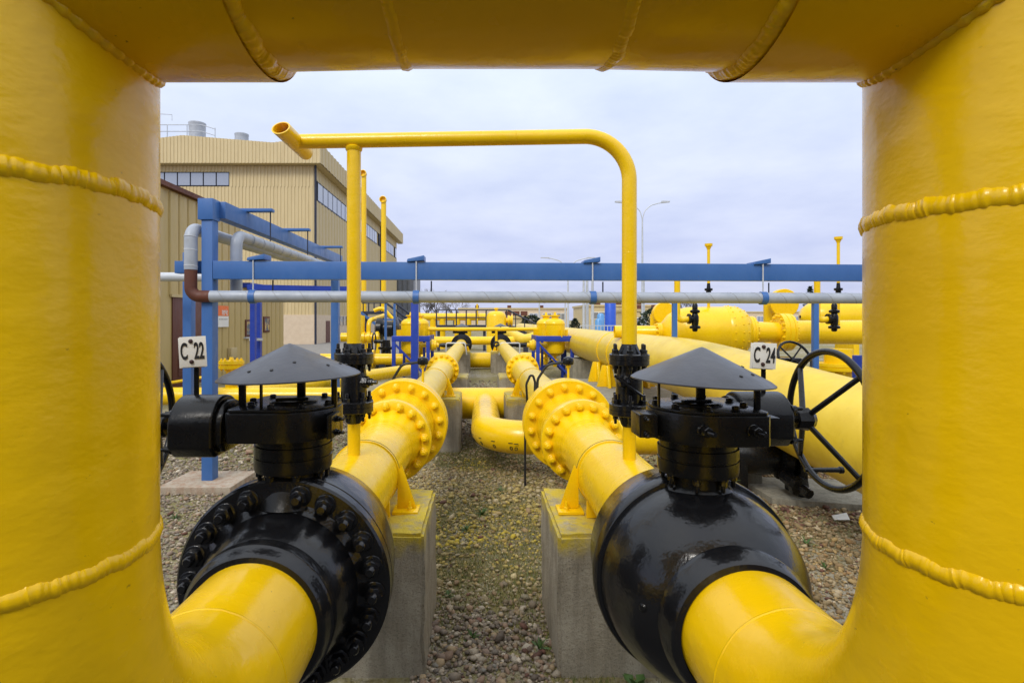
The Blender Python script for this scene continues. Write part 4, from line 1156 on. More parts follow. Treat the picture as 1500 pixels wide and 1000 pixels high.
# ---------------------------------------------------------------- ochre shed at the left
XA = -8.45
sh = thing('shed', 'ochre metal clad shed with a red brown door at the left edge', 'building', (-12, 16, G))
part(sh, 'wall', MB().box((-30, 8.5, G), (XA - .05, 19.4, 3.55)), M['clad2'])
part(sh, 'wall', MB().box((-30, 19.4, G), (XA - .05, 23.4, 1.15)), M['clad2'])
pw = .47
def panel_mesh(h, name):
    mb = MB()
    mb.prism([(0, .02, 0), (.0, .03, 0), (.022, .05, 0), (.022, pw - .05, 0), (0, pw - .03, 0), (0, pw - .02, 0), (-.03, pw - .02, 0), (-.03, .02, 0)], (0, 0, h))
    return mesh_of(mb, name, M['clad2'])
PA, PBm = panel_mesh(3.50 - G, 'panel'), panel_mesh(1.12 - G, 'panel')
door_y = (15.05, 16.75)
k = 0
y = 9.0
while y < 23.3:
    tall = y + pw < 19.45
    if not (door_y[0] - .2 < y + pw / 2 < door_y[1] + .2):
        inst(sh, 'panel', PA if tall else PBm, (XA - .03, y, G))
    y += pw
pd = panel_mesh(3.50 - .68, 'panel')
for i in range(4):
    inst(sh, 'panel', pd, (XA - .03, 14.9 + i * pw, .68))
part(sh, 'roof_edge', MB().box((-30, 8.3, 3.55), (XA + .12, 19.5, 3.68)), M['rust'])
part(sh, 'roof_edge', MB().box((-30, 19.5, 1.15), (XA + .25, 23.6, 1.32)), M['dblue'])
dd = part(sh, 'door', MB().box((XA - .04, door_y[0], G), (XA - .01, door_y[1], .62)), M['brown'], .004)
part(dd, 'frame', MB().box((XA - .04, door_y[0] - .1, .62), (XA + .03, door_y[1] + .1, .70)), M['clad3'])
part(dd, 'vent_grille', MB().box((XA - .01, door_y[0] + .25, G + .3), (XA + .005, door_y[0] + .75, G + .9)), M['rust'])
for i in range(6):
    part(dd, 'slat', MB().box((XA + .003, door_y[0] + .27, G + .33 + i * .09), (XA + .015, door_y[0] + .73, G + .37 + i * .09)), M['brown'])
wdw = part(sh, 'window', MB().box((XA - .02, 19.65, -.62), (XA + .03, 20.25, .0)), M['rust'], .004)
part(wdw, 'pane', MB().box((XA + .02, 19.73, -.55), (XA + .036, 20.17, -.07)), M['glass'])
part(wdw, 'sill', MB().box((XA - .02, 19.55, -.68), (XA + .09, 20.35, -.63)), M['galv'])
wdw = part(sh, 'window', MB().box((XA - .02, 21.3, -.5), (XA + .03, 21.9, .12)), M['rust'], .004)
part(wdw, 'pane', MB().box((XA + .02, 21.38, -.43), (XA + .036, 21.82, .05)), M['glass'])
part(sh, 'meter_box', MB().box((XA, 18.3, -1.30), (XA + .12, 18.75, -.95)), M['clad3'], .01)
t = thing('company_sign', 'small orange and white company plate on the ochre shed wall', 'sign', (XA + .02, 17.9, -.22))
part(t, 'orange_plate', MB().box((XA + .025, 17.55, .12), (XA + .04, 18.28, .45)), M['orange'])
part(t, 'white_plate', MB().box((XA + .025, 17.55, -.24), (XA + .04, 18.28, .115)), M['white'])
me = text_mesh('pgnig', .24, M['white'], .8, .01)
o = bpy.data.objects.new('lettering', me); link(o, t)
o.matrix_local = Matrix.Translation(Vector((XA + .044, 18.0, .27)) - WLOC[t.name]) @ Matrix.Rotation(PI / 2, 4, 'Z') @ Matrix.Rotation(PI / 2, 4, 'X')
for i in range(6):
    part(t, 'print_line', MB().box((XA + .040, 17.62 + i * .10, -.005), (XA + .0425, 17.69 + i * .10, .025)), M['greyclad'])
t = thing('side_bracing', 'pair of slim blue posts in front of the ochre shed', 'post', (-5.2, 12.5, G))
for px in (371, 379):
    p = at(px, 430, 12.5 if px < 375 else 12.9)
    part(t, 'post', MB().box((p.x - .055, p.y - .055, G), (p.x + .055, p.y + .055, .62)), M['dblue'])
part(t, 'crossbar', MB().bar(at(366, 497, 12.6), at(384, 497, 12.9), .05, .06), M['galv'])
p = at(277, 430, 9.0)
solo('rear_post', MB().box((p.x - .07, 8.93, G), (p.x + .07, 9.07, 1.1)), M['blue'], (p.x, 9, G), 'blue post standing in front of the red brown door', 'post', bevel=.004)
p0, p1 = at(362, 421, 14), at(520, 424, 15)
solo('cable_tray', MB().bar(p0, p1, .3, .14), M['dblue'], p0, 'dark blue beam above the shed windows behind the grey pipe', 'beam')

# ---------------------------------------------------------------- big hall
YH, XH = 42.2, -12.8
hl = thing('hall', 'big beige corrugated industrial hall with ribbon windows and roof vents', 'building', (-25, 60, G))
def corr(a, b, zlo, ztop, pitch, depth, out):
    """trapezoid sheet from a to b (xy); ztop may be a function of the run"""
    a, b = Vector(a), Vector(b)
    L = (b - a).length; dr_ = (b - a) / L; nr = Vector(out)
    mb = MB(); n_ = int(L / pitch)
    prof = []
    for i in range(n_):
        for u_, h_ in ((.0, 0), (.42, 0), (.52, 1), (.90, 1)):
            prof.append((min((i + u_) * pitch, L), h_))
    prof.append((L, 0))
    for s_, h_ in prof:
        q = a + dr_ * s_ + nr * (depth * h_)
        zt_ = ztop(s_) if callable(ztop) else ztop
        mb.v.append(Vector((q.x, q.y, zlo))); mb.v.append(Vector((q.x, q.y, zt_)))
    for i in range(len(prof) - 1):
        mb.f.append((2 * i, 2 * i + 2, 2 * i + 3, 2 * i + 1))
    return mb
def hz(py): return (VY - py) / F * YH
zf0, zf1 = hz(243), hz(214)
xw1 = (336 - VX) / F * YH      # right end of front windows
def ftop(s_):
    x = -34 + s_
    px = VX + x / YH * F
    pts = [(-400, 250), (200, 212), (275, 203), (405, 213.5), (425, 211), (440, 210), (462, 215)]
    for (a, ya), (b, yb) in zip(pts, pts[1:]):
        if a <= px <= b: return hz(ya + (yb - ya) * (px - a) / (b - a))
    return hz(215)
part(hl, 'core', MB().box((-34, YH + .12, G), (XH - .12, 84, zf0 + .2)), M['clad3'])
part(hl, 'front_cladding', corr((-34, YH, 0), (XH, YH, 0), hz(462), hz(273.5), .27, .048, (0, -1, 0)), M['clad'], smooth=False)
part(hl, 'front_cladding', corr((xw1, YH, 0), (XH, YH, 0), hz(273.5), zf0, .27, .048, (0, -1, 0)), M['clad'], smooth=False)
part(hl, 'front_cladding', corr((-34, YH, 0), (xw1, YH, 0), hz(252), zf0, .27, .048, (0, -1, 0)), M['clad'], smooth=False)
part(hl, 'front_fascia', corr((-34, YH - .75, 0), (XH + .7, YH - .75, 0), zf0, ftop, .27, .048, (0, -1, 0)), M['clad'], smooth=False)
part(hl, 'soffit', MB().box((-34, YH - .70, zf0 + .02), (XH + .62, YH + .1, zf0 + .12)), M['clad3'])
part(hl, 'soffit', MB().box((XH - .1, YH + .1, zf0 + .02), (XH + .62, 86, zf0 + .12)), M['clad3'])
part(hl, 'roof', MB().box((-34, YH - .6, zf1 - .6), (XH + .55, 86, zf1 - .35)), M['greyclad'])
part(hl, 'side_cladding', corr((XH, YH, 0), (XH, 84, 0), hz(462), hz(292), .9, .05, (1, 0, 0)), M['clad3'], smooth=False)  # side wall's shade put into its darker cladding colour
part(hl, 'side_cladding', corr((XH, YH, 0), (XH, 84, 0), hz(262), zf0, .9, .05, (1, 0, 0)), M['clad3'], smooth=False)
part(hl, 'side_fascia', corr((XH + .7, YH - .75, 0), (XH + .7, 86, 0), zf0, zf1, .9, .05, (1, 0, 0)), M['clad3'], smooth=False)
for i in range(18):      # front ribbon window
    x1_ = xw1 - i * 1.0
    w_ = part(hl, 'window', MB().box((x1_ - .98, YH - .02, hz(273) + .03), (x1_ - .02, YH + .06, hz(252) - .03)), M['navy'])
    part(w_, 'pane', MB().box((x1_ - .95, YH - .028, hz(273) + .08), (x1_ - .05, YH - .018, hz(252) - .08)), M['glass'])
for i in range(28):      # side ribbon window
    y0_ = YH + .8 + i * 1.45
    if i % 9 == 8: continue
    w_ = part(hl, 'window', MB().box((XH - .06, y0_, hz(292) + .02), (XH + .03, y0_ + 1.42, hz(262) - .02)), M['navy'])
    part(w_, 'pane', MB().box((XH + .03, y0_ + .08, hz(292) + .12), (XH + .04, y0_ + 1.34, hz(262) - .12)), M['glass'])
for yy in (YH + .02, 56.5, 70):
    part(hl, 'downpipe', MB().cyl((XH + .12, yy - .1, G), (XH + .12, yy - .1, zf0), .09, 8), M['navy'])
part(hl, 'plinth', MB().box((-34, YH - .10, G), (XH + .10, 83.9, hz(461))), M['plaster'])
d_ = part(hl, 'door', MB().box((XH + .09, 45.0, G), (XH + .13, 46.2, hz(470))), M['brown'])
part(hl, 'side_window', MB().box((XH + .08, 48.2, hz(478)), (XH + .12, 62, hz(462))), M['glass'])
for i in range(12):
    part(hl, 'mullion', MB().box((XH + .10, 48.2 + i * 1.2, hz(478)), (XH + .15, 48.26 + i * 1.2, hz(462))), M['navy'])
for px, y0_, y1_, rr in ((289, 181, 215, .72), (354, 197, 220, .60)):
    a, b_ = at(px, y0_, 48), at(px, y1_, 48)
    v_ = part(hl, 'roof_vent', MB().lathe((a.x, 48, b_.z), (0, 0, 1), [(0, rr * .95), (a.z - b_.z - .15, rr * .95), (a.z - b_.z - .1, rr), (a.z - b_.z, rr), (a.z - b_.z, rr * .85)], 28), M['galv'])
zr0, zr1 = at(0, 206, 46).z, at(0, 183, 46).z
xs_ = [at(p_, 0, 46).x for p_ in (200, 245, 274, 315)]
for x in xs_:
    part(hl, 'roof_rail_post', MB().cyl((x, 46, zr0 - 1.2), (x, 46, zr1 if x < xs_[3] else zr1 - .25), .04, 6), M['galv'])
for k in (0, .55):
    part(hl, 'roof_rail', MB().tube([(xs_[0], 46, zr1 - k), (xs_[2] + 1.2, 46, zr1 - k), (xs_[3], 46, zr1 - k - .35)], .035, 6), M['galv'])
a = at(252, 168, 46)
part(hl, 'antenna', MB().tube([(a.x - 2, 46, a.z + .1), (a.x, 46, a.z), (a.x, 46, a.z - .5)], .03, 6), M['galv'])
t = thing('grey_annex', 'low dark grey clad building beyond the end of the hall', 'building', (-12, 92, G))
part(t, 'wall', MB().box((-20, 88, G), (at(610, 0, 92).x, 98, at(0, 398, 92).z)), M['greyclad'])
part(t, 'cladding', corr((-20, 87.9, 0), (at(610, 0, 92).x, 87.9, 0), G, at(0, 398, 92).z, .8, .12, (0, -1, 0)), M['greyclad'], smooth=False)

# ---------------------------------------------------------------- far right: offices, masts, tanks, trees
def office(px0_, px1_, pyt, Y, label, band, mat='plaster', floors=1, deep=14):
    a, b_ = at(px0_, pyt, Y), at(px1_, pyt, Y)
    t = thing('office_building', label, 'building', ((a.x + b_.x) / 2, Y + deep / 2, G), 'low buildings on the horizon')
    part(t, 'wall', MB().box((a.x, Y, G), (b_.x, Y + deep, a.z)), M[mat])
    part(t, 'parapet', MB().box((a.x - .2, Y - .2, a.z), (b_.x + .2, Y + deep + .2, a.z + .35)), M['clad3'])
    n_ = max(3, int((b_.x - a.x) / 3.2))
    for f_ in range(floors):
        z1 = a.z - .9 - f_ * 2.6; 
        for i in range(n_):
            x = a.x + (b_.x - a.x) * (i + .15) / n_
            w = (b_.x - a.x) / n_ * .66
            w_ = part(t, 'window', MB().box((x, Y - .05, z1 - band), (x + w, Y + .02, z1)), M['white'])
            part(w_, 'pane', MB().box((x + .12, Y - .07, z1 - band + .12), (x + w * .48, Y - .04, z1 - .12)), M['glass'])
            part(w_, 'pane', MB().box((x + w * .53, Y - .07, z1 - band + .12), (x + w - .12, Y - .04, z1 - .12)), M['glass'])
    for i in range(3):
        x = a.x + (b_.x - a.x) * (.15 + .3 * i)
        part(t, 'roof_vent', MB().box((x, Y + 2, a.z + .34), (x + .9, Y + 3, a.z + 1.0)), M['rust'])
    return t
office(672, 832, 453, 130, 'long low beige office with a window band behind the middle tank', 1.6)
office(860, 965, 449, 95, 'beige building with dark eaves behind the blue tank', 1.3, 'clad')
office(925, 1010, 456, 80, 'nearer beige building right of the blue tank', 1.1, 'clad')
office(735, 775, 466, 75, 'small beige hut right of the middle tank', .8, 'clad', deep=6)
office(1020, 1330, 458, 150, 'distant beige building row behind the vessels', 1.6)
t = thing('blue_tank', 'tall bright blue upright tank behind the thick pipe', 'tank', at(894, 490, 42))
a = at(894, 440, 42)
part(t, 'shell', MB().lathe((a.x, 42, G), (0, 0, 1), [(0, .42), (a.z - G, .42), (a.z - G + .2, .3), (a.z - G + .25, .05)], 28), M['tank_blue'])
part(t, 'base_ring', MB().lathe((a.x, 42, G), (0, 0, 1), [(0, .55), (.1, .55), (.1, .4)], 28), M['concrete_plain'])
for px, pyt, nm in ((877, 467, 'short pale blue tank left of the tall blue one'), (884, 459, 'taller pale blue tank just left of the tall blue one')):
    a = at(px, pyt, 44)
    t = thing('pale_tank', nm, 'tank', (a.x, 44, G), 'pale blue tanks')
    part(t, 'shell', MB().lathe((a.x, 44 + (px == 884), G), (0, 0, 1), [(0, .3), (a.z - G - .15, .3), (a.z - G, .2), (a.z - G + .03, .03)], 20), M['tank_pale'])
    part(t, 'base_ring', MB().lathe((a.x, 44 + (px == 884), G), (0, 0, 1), [(0, .38), (.12, .38), (.12, .3)], 20), M['concrete_plain'])
t = thing('mesh_fence', 'white railing fence behind the thick pipe near the blue tank', 'fence', at(885, 500, 38))
a, b_ = at(850, 477, 38), at(930, 477, 38)
for i in range(17):
    x = a.x + (b_.x - a.x) * i / 16
    part(t, 'paling', MB().box((x - .02, 37.98, G), (x + .02, 38.02, a.z)), M['galv'])
for z in (a.z, a.z - .75, G + .2):
    part(t, 'rail', MB().cyl((a.x, 38, z), (b_.x, 38, z), .03, 6), M['galv'])
for px, pyt, Y, rr, nm in ((855, 405, 60, .16, 'left mast of the cluster of three galvanised masts'), (860, 400, 62, .2, 'middle mast of the cluster of three galvanised masts'), (868, 402, 60, .18, 'right mast of the cluster of three galvanised masts')):
    a = at(px, pyt, Y)
    t = thing('steel_mast', nm, 'mast', (a.x, Y, G), 'galvanised masts')
    part(t, 'tube', MB().tube([(a.x, Y, G), (a.x, Y, a.z)], [rr, rr * .7], 12), M['galv'])
    part(t, 'head', MB().lathe((a.x, Y, a.z), (0, 0, 1), [(0, rr * .7), (.05, rr * 1.3), (.3, rr * 1.3), (.5, .02)], 12), M['galv'])
def lamp(px, pyt, Y, arms, label):
    a = at(px, pyt, Y)
    t = thing('street_lamp', label, 'lamp', (a.x, Y, G), 'double armed street lamps')
    s_ = Y / 60
    part(t, 'pole', MB().tube([(a.x, Y, G), (a.x, Y, a.z - 1.7 * s_)], [.14 * s_, .08 * s_], 10), M['galv'])
    for d_ in arms:
        pth = [(a.x, Y, a.z - 1.8 * s_), (a.x + d_ * .25 * s_, Y, a.z - .9 * s_), (a.x + d_ * .9 * s_, Y, a.z - .3 * s_), (a.x + d_ * 1.8 * s_, Y, a.z - .05 * s_), (a.x + d_ * 2.2 * s_, Y, a.z)]
        part(t, 'arm', MB().tube(bend(pth, 1.0 * s_, 4), .05 * s_, 8), M['galv'])
        part(t, 'lantern', MB().prism([(a.x + d_ * 2.0 * s_, Y - .15, a.z - .05), (a.x + d_ * 3.0 * s_, Y - .12, a.z + .05), (a.x + d_ * 3.0 * s_, Y - .12, a.z + .16), (a.x + d_ * 2.1 * s_, Y - .15, a.z + .18)], (0, .3 * s_, 0)), M['galv'])
    return t
lamp(941, 297, 58, (-1, 1), 'tall double armed lamp beside the right vent riser')
lamp(832, 378, 128, (-1, 1), 'far small double armed lamp above the blue beam')
for px, pyt, Y, nm in ((790, 440, 90, 'thin pale pole left of the right framed vessels'), (828, 438, 90, 'thin pale pole right of the right framed vessels'), (943, 395, 60, 'white pole right of the vent riser')):
    a = at(px, pyt, Y)
    t = solo('utility_pole', MB().tube([(a.x, Y, G), (a.x, Y, a.z)], [.16, .10], 8), M['galv'], (a.x, Y, G), nm, 'pole')
# bare trees
def bare_tree(px, pyt, Y, label, seed, spread=1.0):
    rr = random.Random(seed)
    a = at(px, pyt, Y); hgt = a.z - G
    t = thing('bare_tree', label, 'tree', (a.x, Y, G), 'leafless trees on the horizon')
    tr, cw = MB(), MB()
    def grow(p, d, L, r, lv, mb):
        q = p + d * L
        mid = p.lerp(q, .5) + Vector((rr.uniform(-1, 1), rr.uniform(-1, 1), 0)) * L * .05
        mb.tube([p, mid, q], [r, r * .82, r * .62], 5 if lv > 3 else 3, False)
        if lv == 0: return
        for k in range(3 if lv > 1 else 4):
            ax_ = Vector((rr.uniform(-1, 1), rr.uniform(-1, 1), rr.uniform(-.3, .3))).normalized()
            nd = (Matrix.Rotation(rr.uniform(.25, .75) * spread, 3, ax_) @ d + Vector((0, 0, .12))).normalized()
            grow(p.lerp(q, rr.uniform(.55, 1)), nd, L * rr.uniform(.62, .82), r * .60, lv - 1, cw)
    grow(Vector((a.x, Y, G)), Vector((0, 0, 1)), hgt * .27, hgt * .022, 6, tr)
    part(t, 'trunk', tr, M['bark'])
    part(t, 'crown', cw, M['bark'])
bare_tree(640, 408, 120, 'bare tree right of the hall behind the blue beam', 3)
bare_tree(665, 420, 140, 'wider bare tree behind the platform', 4, 1.2)
bare_tree(622, 416, 105, 'bare tree close to the grey annex', 5)
bare_tree(1005, 415, 120, 'bare tree between vent tube and funnel pole', 6, 1.2)
bare_tree(1255, 420, 110, 'bare tree beside the right upright', 8, 1.1)
# conifers: needle sprays on a stem
def conifer(px, pyt, Y, w, label, seed, cone=True):
    rr = random.Random(seed)
    a = at(px, pyt, Y); hgt = a.z - G
    t = thing('conifer', label, 'tree', (a.x, Y, G), 'dark conifers')
    part(t, 'trunk', MB().tube([(a.x, Y, G), (a.x, Y, a.z - hgt * .05)], [w * .08, w * .02], 6), M['bark'])
    mb = MB()
    for i in range(900):
        u_ = rr.random() ** .8
        rad = w * ((1 - u_) ** .7 if cone else math.sin(PI * min(.98, max(.05, u_ * .9 + .08))) ** .6) * math.sqrt(rr.random())
        th = rr.random() * 2 * PI
        p = Vector((a.x + rad * math.cos(th), Y + rad * math.sin(th), G + .05 * hgt + u_ * hgt * .95))
        s_ = w * rr.uniform(.10, .24)
        d1 = Vector((math.cos(th) + rr.uniform(-.5, .5), math.sin(th) + rr.uniform(-.5, .5), rr.uniform(-.2, .9))).normalized() * s_
        d2 = Vector((rr.uniform(-1, 1), rr.uniform(-1, 1), rr.uniform(-1, 1))).normalized() * s_ * .45
        b0 = len(mb.v)
        mb.v += [p - d2, p + d2, p + d1]
        mb.f.append((b0, b0 + 1, b0 + 2))
    part(t, 'crown', mb, M['needles'], smooth=False)
conifer(769, 463, 70, .9, 'slender dark conifer right of the middle tank', 11)
conifer(779, 462, 70, 1.4, 'wider dark conifer right of the middle tank', 12, False)
conifer(789, 466, 70, .8, 'small dark conifer left of the right framed vessels', 13)
conifer(842, 467, 65, 1.1, 'dark conifer between the framed vessels and the masts', 14)
conifer(962, 452, 55, 1.9, 'bushy dark conifer right of the vent riser', 15, False)
conifer(1187, 420, 80, 1.6, 'tall spruce top above the grey pipe at the right', 16)

# ---------------------------------------------------------------- gravel, grass, weeds
nrs = np.random.RandomState(5)
def vnoise(x, y, s, seed):
    rs = np.random.RandomState(seed); g = rs.rand(64, 64)
    X_, Y_ = x * s, y * s
    i, j = np.floor(X_).astype(int), np.floor(Y_).astype(int)
    fx, fy = X_ - i, Y_ - j
    fx, fy = fx * fx * (3 - 2 * fx), fy * fy * (3 - 2 * fy)
    A = lambda a, b: g[a % 64, b % 64]
    return (A(i, j) * (1 - fx) + A(i + 1, j) * fx) * (1 - fy) + (A(i, j + 1) * (1 - fx) + A(i + 1, j + 1) * fx) * fy
def fbm(x, y, s, seed):
    return sum(vnoise(x, y, s * 2 ** k, seed + k) * .5 ** k for k in range(4)) / 1.875
def mossmap(x, y):
    base = fbm(x + 20, y + 9, .9, 3)
    mid = np.exp(-((x - .05) / 1.0) ** 2) * np.clip((y - 3.4 - 1.2 * fbm(x + 3, y, 1.7, 21)) / 3.2, 0, 1) * .25
    return base + mid
# icosahedron
ph = (1 + 5 ** .5) / 2
ico = np.array([(-1, ph, 0), (1, ph, 0), (-1, -ph, 0), (1, -ph, 0), (0, -1, ph), (0, 1, ph), (0, -1, -ph), (0, 1, -ph), (ph, 0, -1), (ph, 0, 1), (-ph, 0, -1), (-ph, 0, 1)]) / math.sqrt(1 + ph * ph)
icf = np.array([(0, 11, 5), (0, 5, 1), (0, 1, 7), (0, 7, 10), (0, 10, 11), (1, 5, 9), (5, 11, 4), (11, 10, 2), (10, 7, 6), (7, 1, 8), (3, 9, 4), (3, 4, 2), (3, 2, 6), (3, 6, 8), (3, 8, 9), (4, 9, 5), (2, 4, 11), (6, 2, 10), (8, 6, 7), (9, 8, 1)])
def pebbles():
    zones = [(-.36, .48, 2.6, 3.7, 2900, 1), (-1.0, 1.1, 3.7, 9.0, 2300, 1), (1.0, 4.4, 2.6, 7.0, 1700, 1), (-4.6, -1.0, 2.6, 7.2, 1500, 1), (-6, -1.0, 7.2, 11, 520, 1.5), (1.1, 3.2, 7.0, 9.2, 500, 1.5), (-1.2, 1.3, 9, 17, 420, 1.6)]
    xs_, ys_, sc = [], [], []
    for x0, x1, y0, y1, dn, k in zones:
        n_ = int((x1 - x0) * (y1 - y0) * dn)
        xs_.append(nrs.uniform(x0, x1, n_)); ys_.append(nrs.uniform(y0, y1, n_)); sc.append(np.full(n_, k))
    x, y, k = map(np.concatenate, (xs_, ys_, sc))
    mo = mossmap(x, y)
    keep = nrs.rand(len(x)) > np.clip((mo - .52) / .22, 0, .72)
    x, y, k, mo = x[keep], y[keep], k[keep], mo[keep]
    N = len(x)
    size = nrs.lognormal(math.log(.0113), .42, N).clip(.005, .036) * k
    sq = np.stack([nrs.uniform(.9, 1.35, N), nrs.uniform(.7, 1.0, N), nrs.uniform(.42, .75, N)], 1) * size[:, None]
    jit = 1 + nrs.uniform(-.2, .2, (N, 12, 1))
    V = ico[None] * jit * sq[:, None, :]
    az = nrs.uniform(0, 2 * PI, N); tl = nrs.normal(0, .35, N)
    c, s = np.cos(tl), np.sin(tl)
    V = np.stack([V[:, :, 0] * c[:, None] - V[:, :, 2] * s[:, None], V[:, :, 1], V[:, :, 0] * s[:, None] + V[:, :, 2] * c[:, None]], 2)
    c, s = np.cos(az), np.sin(az)
    V = np.stack([V[:, :, 0] * c[:, None] - V[:, :, 1] * s[:, None], V[:, :, 0] * s[:, None] + V[:, :, 1] * c[:, None], V[:, :, 2]], 2)
    lift = nrs.uniform(.0, .9, N) * size * .8
    V += np.stack([x, y, lift + size * .1], 1)[:, None, :]
    pal = np.array([(.34, .31, .27), (.25, .22, .19), (.20, .18, .165), (.42, .39, .35), (.29, .21, .165), (.16, .135, .12), (.36, .29, .20), (.24, .19, .17), (.55, .52, .48), (.22, .22, .215)])
    colr = pal[nrs.choice(len(pal), N, p=[.18, .16, .13, .10, .10, .10, .09, .08, .03, .03])] * nrs.uniform(.75, 1.15, (N, 1))
    colr = colr * np.array([.98, .89, .73])
    warm = (x > .9)[:, None] * np.array([.05, .02, -.03]) * 1.0
    colr = np.clip(colr + warm, .02, 1)
    # yellow overspray from painting the pipes lies on the stones near them
    d1 = np.exp(-(((x + .10) / .28) ** 2 + ((y - 7.15) / .35) ** 2)) * .95
    d2 = np.clip(1 - np.abs(y - 4.7) / 1.2, 0, 1) * (np.abs(x) < .6) * .50 + np.clip(1 - np.abs(y - 6) / 2.2, 0, 1) * (np.abs(x) < .9) * .30
    f = np.clip(np.maximum(d1, d2) * nrs.uniform(.2, 1.5, N), 0, 1)[:, None]
    colr = colr * (1 - f) + np.array([.55, .42, .02]) * f * 1.0
    leafy = (nrs.rand(N) < np.where((x > 1.5) & (y > 5), .30, .02))[:, None]
    colr = np.where(leafy, np.array([.16, .075, .05]) * nrs.uniform(.6, 1.3, (N, 1)), colr)
    me = bpy.data.meshes.new('gravel')
    nv, nf = N * 12, N * 20
    me.vertices.add(nv); me.vertices.foreach_set('co', V.reshape(-1).astype(np.float32))
    idx = (icf[None] + (np.arange(N) * 12)[:, None, None]).reshape(-1)
    me.loops.add(nf * 3); me.loops.foreach_set('vertex_index', idx.astype(np.int32))
    me.polygons.add(nf)
    me.polygons.foreach_set('loop_start', (np.arange(nf) * 3).astype(np.int32))
    me.polygons.foreach_set('use_smooth', np.ones(nf, bool))
    me.update()
    ca = me.color_attributes.new('Col', 'FLOAT_COLOR', 'POINT')
    rgba = np.concatenate([np.repeat(colr, 12, 0), np.ones((nv, 1))], 1)
    ca.data.foreach_set('color', rgba.reshape(-1).astype(np.float32))
    me.materials.append(M['pebble'])
    o = bpy.data.objects.new('gravel', me); link(o, None)
    o['kind'] = 'stuff'; o['label'] = 'loose mixed pebbles covering the ground around the pipes'; o['category'] = 'gravel'
    return N
pebbles()
def grass():
    n_ = 150000
    x = np.concatenate([nrs.uniform(-4.5, 4.4, n_ // 2), nrs.uniform(-.6, .7, n_ // 2)])
    y = np.concatenate([nrs.uniform(2.6, 10, n_ // 2), nrs.uniform(2.7, 10, n_ // 2)])
    mo = mossmap(x, y)
    keep = nrs.rand(len(x)) < np.clip((mo - .46) / .22, 0, 1)
    x, y = x[keep], y[keep]
    N = len(x)
    h = nrs.lognormal(math.log(.019), .45, N).clip(.006, .07)
    az = nrs.uniform(0, 2 * PI, N); w = nrs.uniform(.0015, .004, N)
    le = nrs.uniform(.2, 1.1, N) * h
    B = np.stack([x, y, np.zeros(N)], 1)
    side = np.stack([np.cos(az), np.sin(az), np.zeros(N)], 1) * w[:, None]
    tip = B + np.stack([-np.sin(az) * le, np.cos(az) * le, h], 1)
    V = np.stack([B - side, B + side, tip], 1)
    me = bpy.data.meshes.new('moss_and_grass')
    me.vertices.add(N * 3); me.vertices.foreach_set('co', V.reshape(-1).astype(np.float32))
    me.loops.add(N * 3); me.loops.foreach_set('vertex_index', np.arange(N * 3).astype(np.int32))
    me.polygons.add(N); me.polygons.foreach_set('loop_start', (np.arange(N) * 3).astype(np.int32))
    me.update()
    pal = np.array([(.13, .14, .025), (.20, .18, .04), (.26, .21, .06), (.09, .13, .02), (.30, .25, .11)])
    c = pal[nrs.choice(5, N)] * nrs.uniform(.7, 1.2, (N, 1))
    ca = me.color_attributes.new('Col', 'FLOAT_COLOR', 'POINT')
    ca.data.foreach_set('color', np.concatenate([np.repeat(c, 3, 0), np.ones((N * 3, 1))], 1).reshape(-1).astype(np.float32))
    me.materials.append(M['grass'])
    o = bpy.data.objects.new('moss_and_grass', me); link(o, None)
    o['kind'] = 'stuff'; o['label'] = 'short moss and grass growing between the pebbles'; o['category'] = 'grass'
grass()
def weed(x, y, n_, L, wd, up, label, seed):
    rr = random.Random(seed)
    t = thing('weed', label, 'plant', (x, y, G), 'weeds in the gravel')
    for i in range(n_):
        a = 2 * PI * i / n_ + rr.uniform(-.4, .4); l_ = L * rr.uniform(.6, 1.1); el = rr.uniform(*up)
        mb = MB(); d_ = Vector((math.cos(a), math.sin(a), 0)); sd = Vector((-d_.y, d_.x, 0))
        prev = None
        for k in range(6):
            s_ = k / 5
            p = Vector((x, y, G)) + d_ * (l_ * s_ * math.cos(el)) + Vector((0, 0, l_ * (math.sin(el) * s_ - .45 * s_ * s_ * math.cos(el))))
            ww = wd * (math.sin(PI * min(1, s_ * .85 + .12)) ** .8) * (1 + .3 * ((k % 2) * 2 - 1) * (wd > .015)) * (0.15 if k == 5 else 1)
            b0 = len(mb.v)
            mb.v += [p - sd * ww + Vector((0, 0, ww * .35)), p, p + sd * ww + Vector((0, 0, ww * .35))]
            if k:
                mb.f += [(b0 - 3, b0 - 2, b0 + 1, b0), (b0 - 2, b0 - 1, b0 + 2, b0 + 1)]
        part(t, 'leaf', mb, M['leaf'])
pw_ = at(930, 985, 2.96)
weed(.80, 2.80, 11, .14, .022, (.5, 1.2), 'broad leaved weed at the foot of the right near block', 31)
weed(2.43, 5.5, 26, .20, .006, (.3, 1.3), 'grassy tuft in the gravel before the slab', 32)
weed(2.30, 5.6, 16, .14, .006, (.3, 1.3), 'smaller grassy tuft left of the slab tuft', 33)
weed(2.75, 4.6, 14, .12, .006, (.3, 1.2), 'small grass tuft near the paper scrap', 34)
weed(.02, 5.3, 24, .12, .008, (.3, 1.2), 'green tuft in the mossy middle between the pipes', 35)
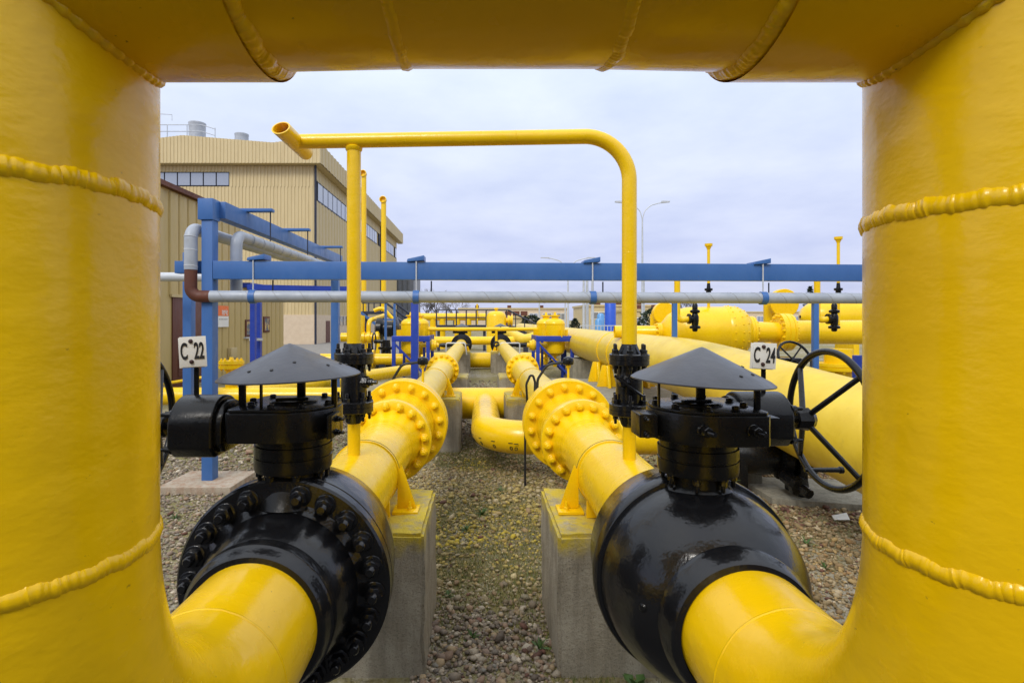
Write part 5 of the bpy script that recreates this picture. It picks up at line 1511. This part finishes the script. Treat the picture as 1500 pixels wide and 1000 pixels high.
weed(-.12, 4.9, 16, .09, .008, (.3, 1.2), 'smaller green tuft between the pipes', 36)
weed(-2.45, 5.6, 18, .12, .006, (.3, 1.2), 'grass tuft right of the blue post pad', 37)
weed(-3.35, 6.9, 18, .14, .006, (.3, 1.2), 'grass tuft behind the blue post', 38)
weed(-.05, 3.25, 12, .08, .006, (.4, 1.3), 'tiny grass tuft between the near blocks', 39)
weed(.34, 3.15, 14, .09, .006, (.4, 1.3), 'tiny grass tuft beside the right near block', 40)
for i_, (x_, y_, l_, nm_) in enumerate((
        (2.05, 4.3, .09, 'short grass tuft right of the smooth black dome'), (2.62, 4.15, .08, 'short grass tuft close to the right upright'),
        (-1.75, 4.7, .09, 'short grass tuft left of the bolted black valve'), (-2.9, 5.2, .10, 'short grass tuft before the blue post pad'),
        (.22, 6.0, .11, 'grass tuft below the forward bent branch pipe'), (-.22, 3.75, .07, 'short grass tuft beside the left near block'))):
    weed(x_, y_, 16, l_, .005, (.3, 1.3), nm_, 50 + i_)
# stalk weed by the slab
t = thing('weed', 'thin upright weed stalk at the slab corner', 'plant', (2.62, 5.6, G), 'weeds in the gravel')
part(t, 'stem', MB().tube([(2.62, 5.6, G), (2.63, 5.6, G + .2), (2.62, 5.61, G + .42)], [.006, .005, .003], 6), M['leaf'])
for k in range(10):
    a = k * 2.4; p = Vector((2.625, 5.6, G + .08 + k * .034)); d_ = Vector((math.cos(a), math.sin(a), .3)) * .055
    sd = Vector((-math.sin(a), math.cos(a), 0)) * .012
    mb = MB(); mb.v += [p, p + d_ * .5 + sd, p + d_, p + d_ * .5 - sd]; mb.f.append((0, 1, 2, 3))
    part(t, 'leaf', mb, M['leaf'])
p = at(1228, 762, 5.15)
mb = MB().prism([(p.x - .07, 5.1, G + .03), (p.x + .05, 5.06, G + .045), (p.x + .085, 5.16, G + .075), (p.x - .03, 5.20, G + .035)], (0, 0, .004))
solo('paper_scrap', mb, M['white'], (p.x, 5.13, G + .03), 'pale scrap of paper lying on the gravel right of the wheel', 'litter')
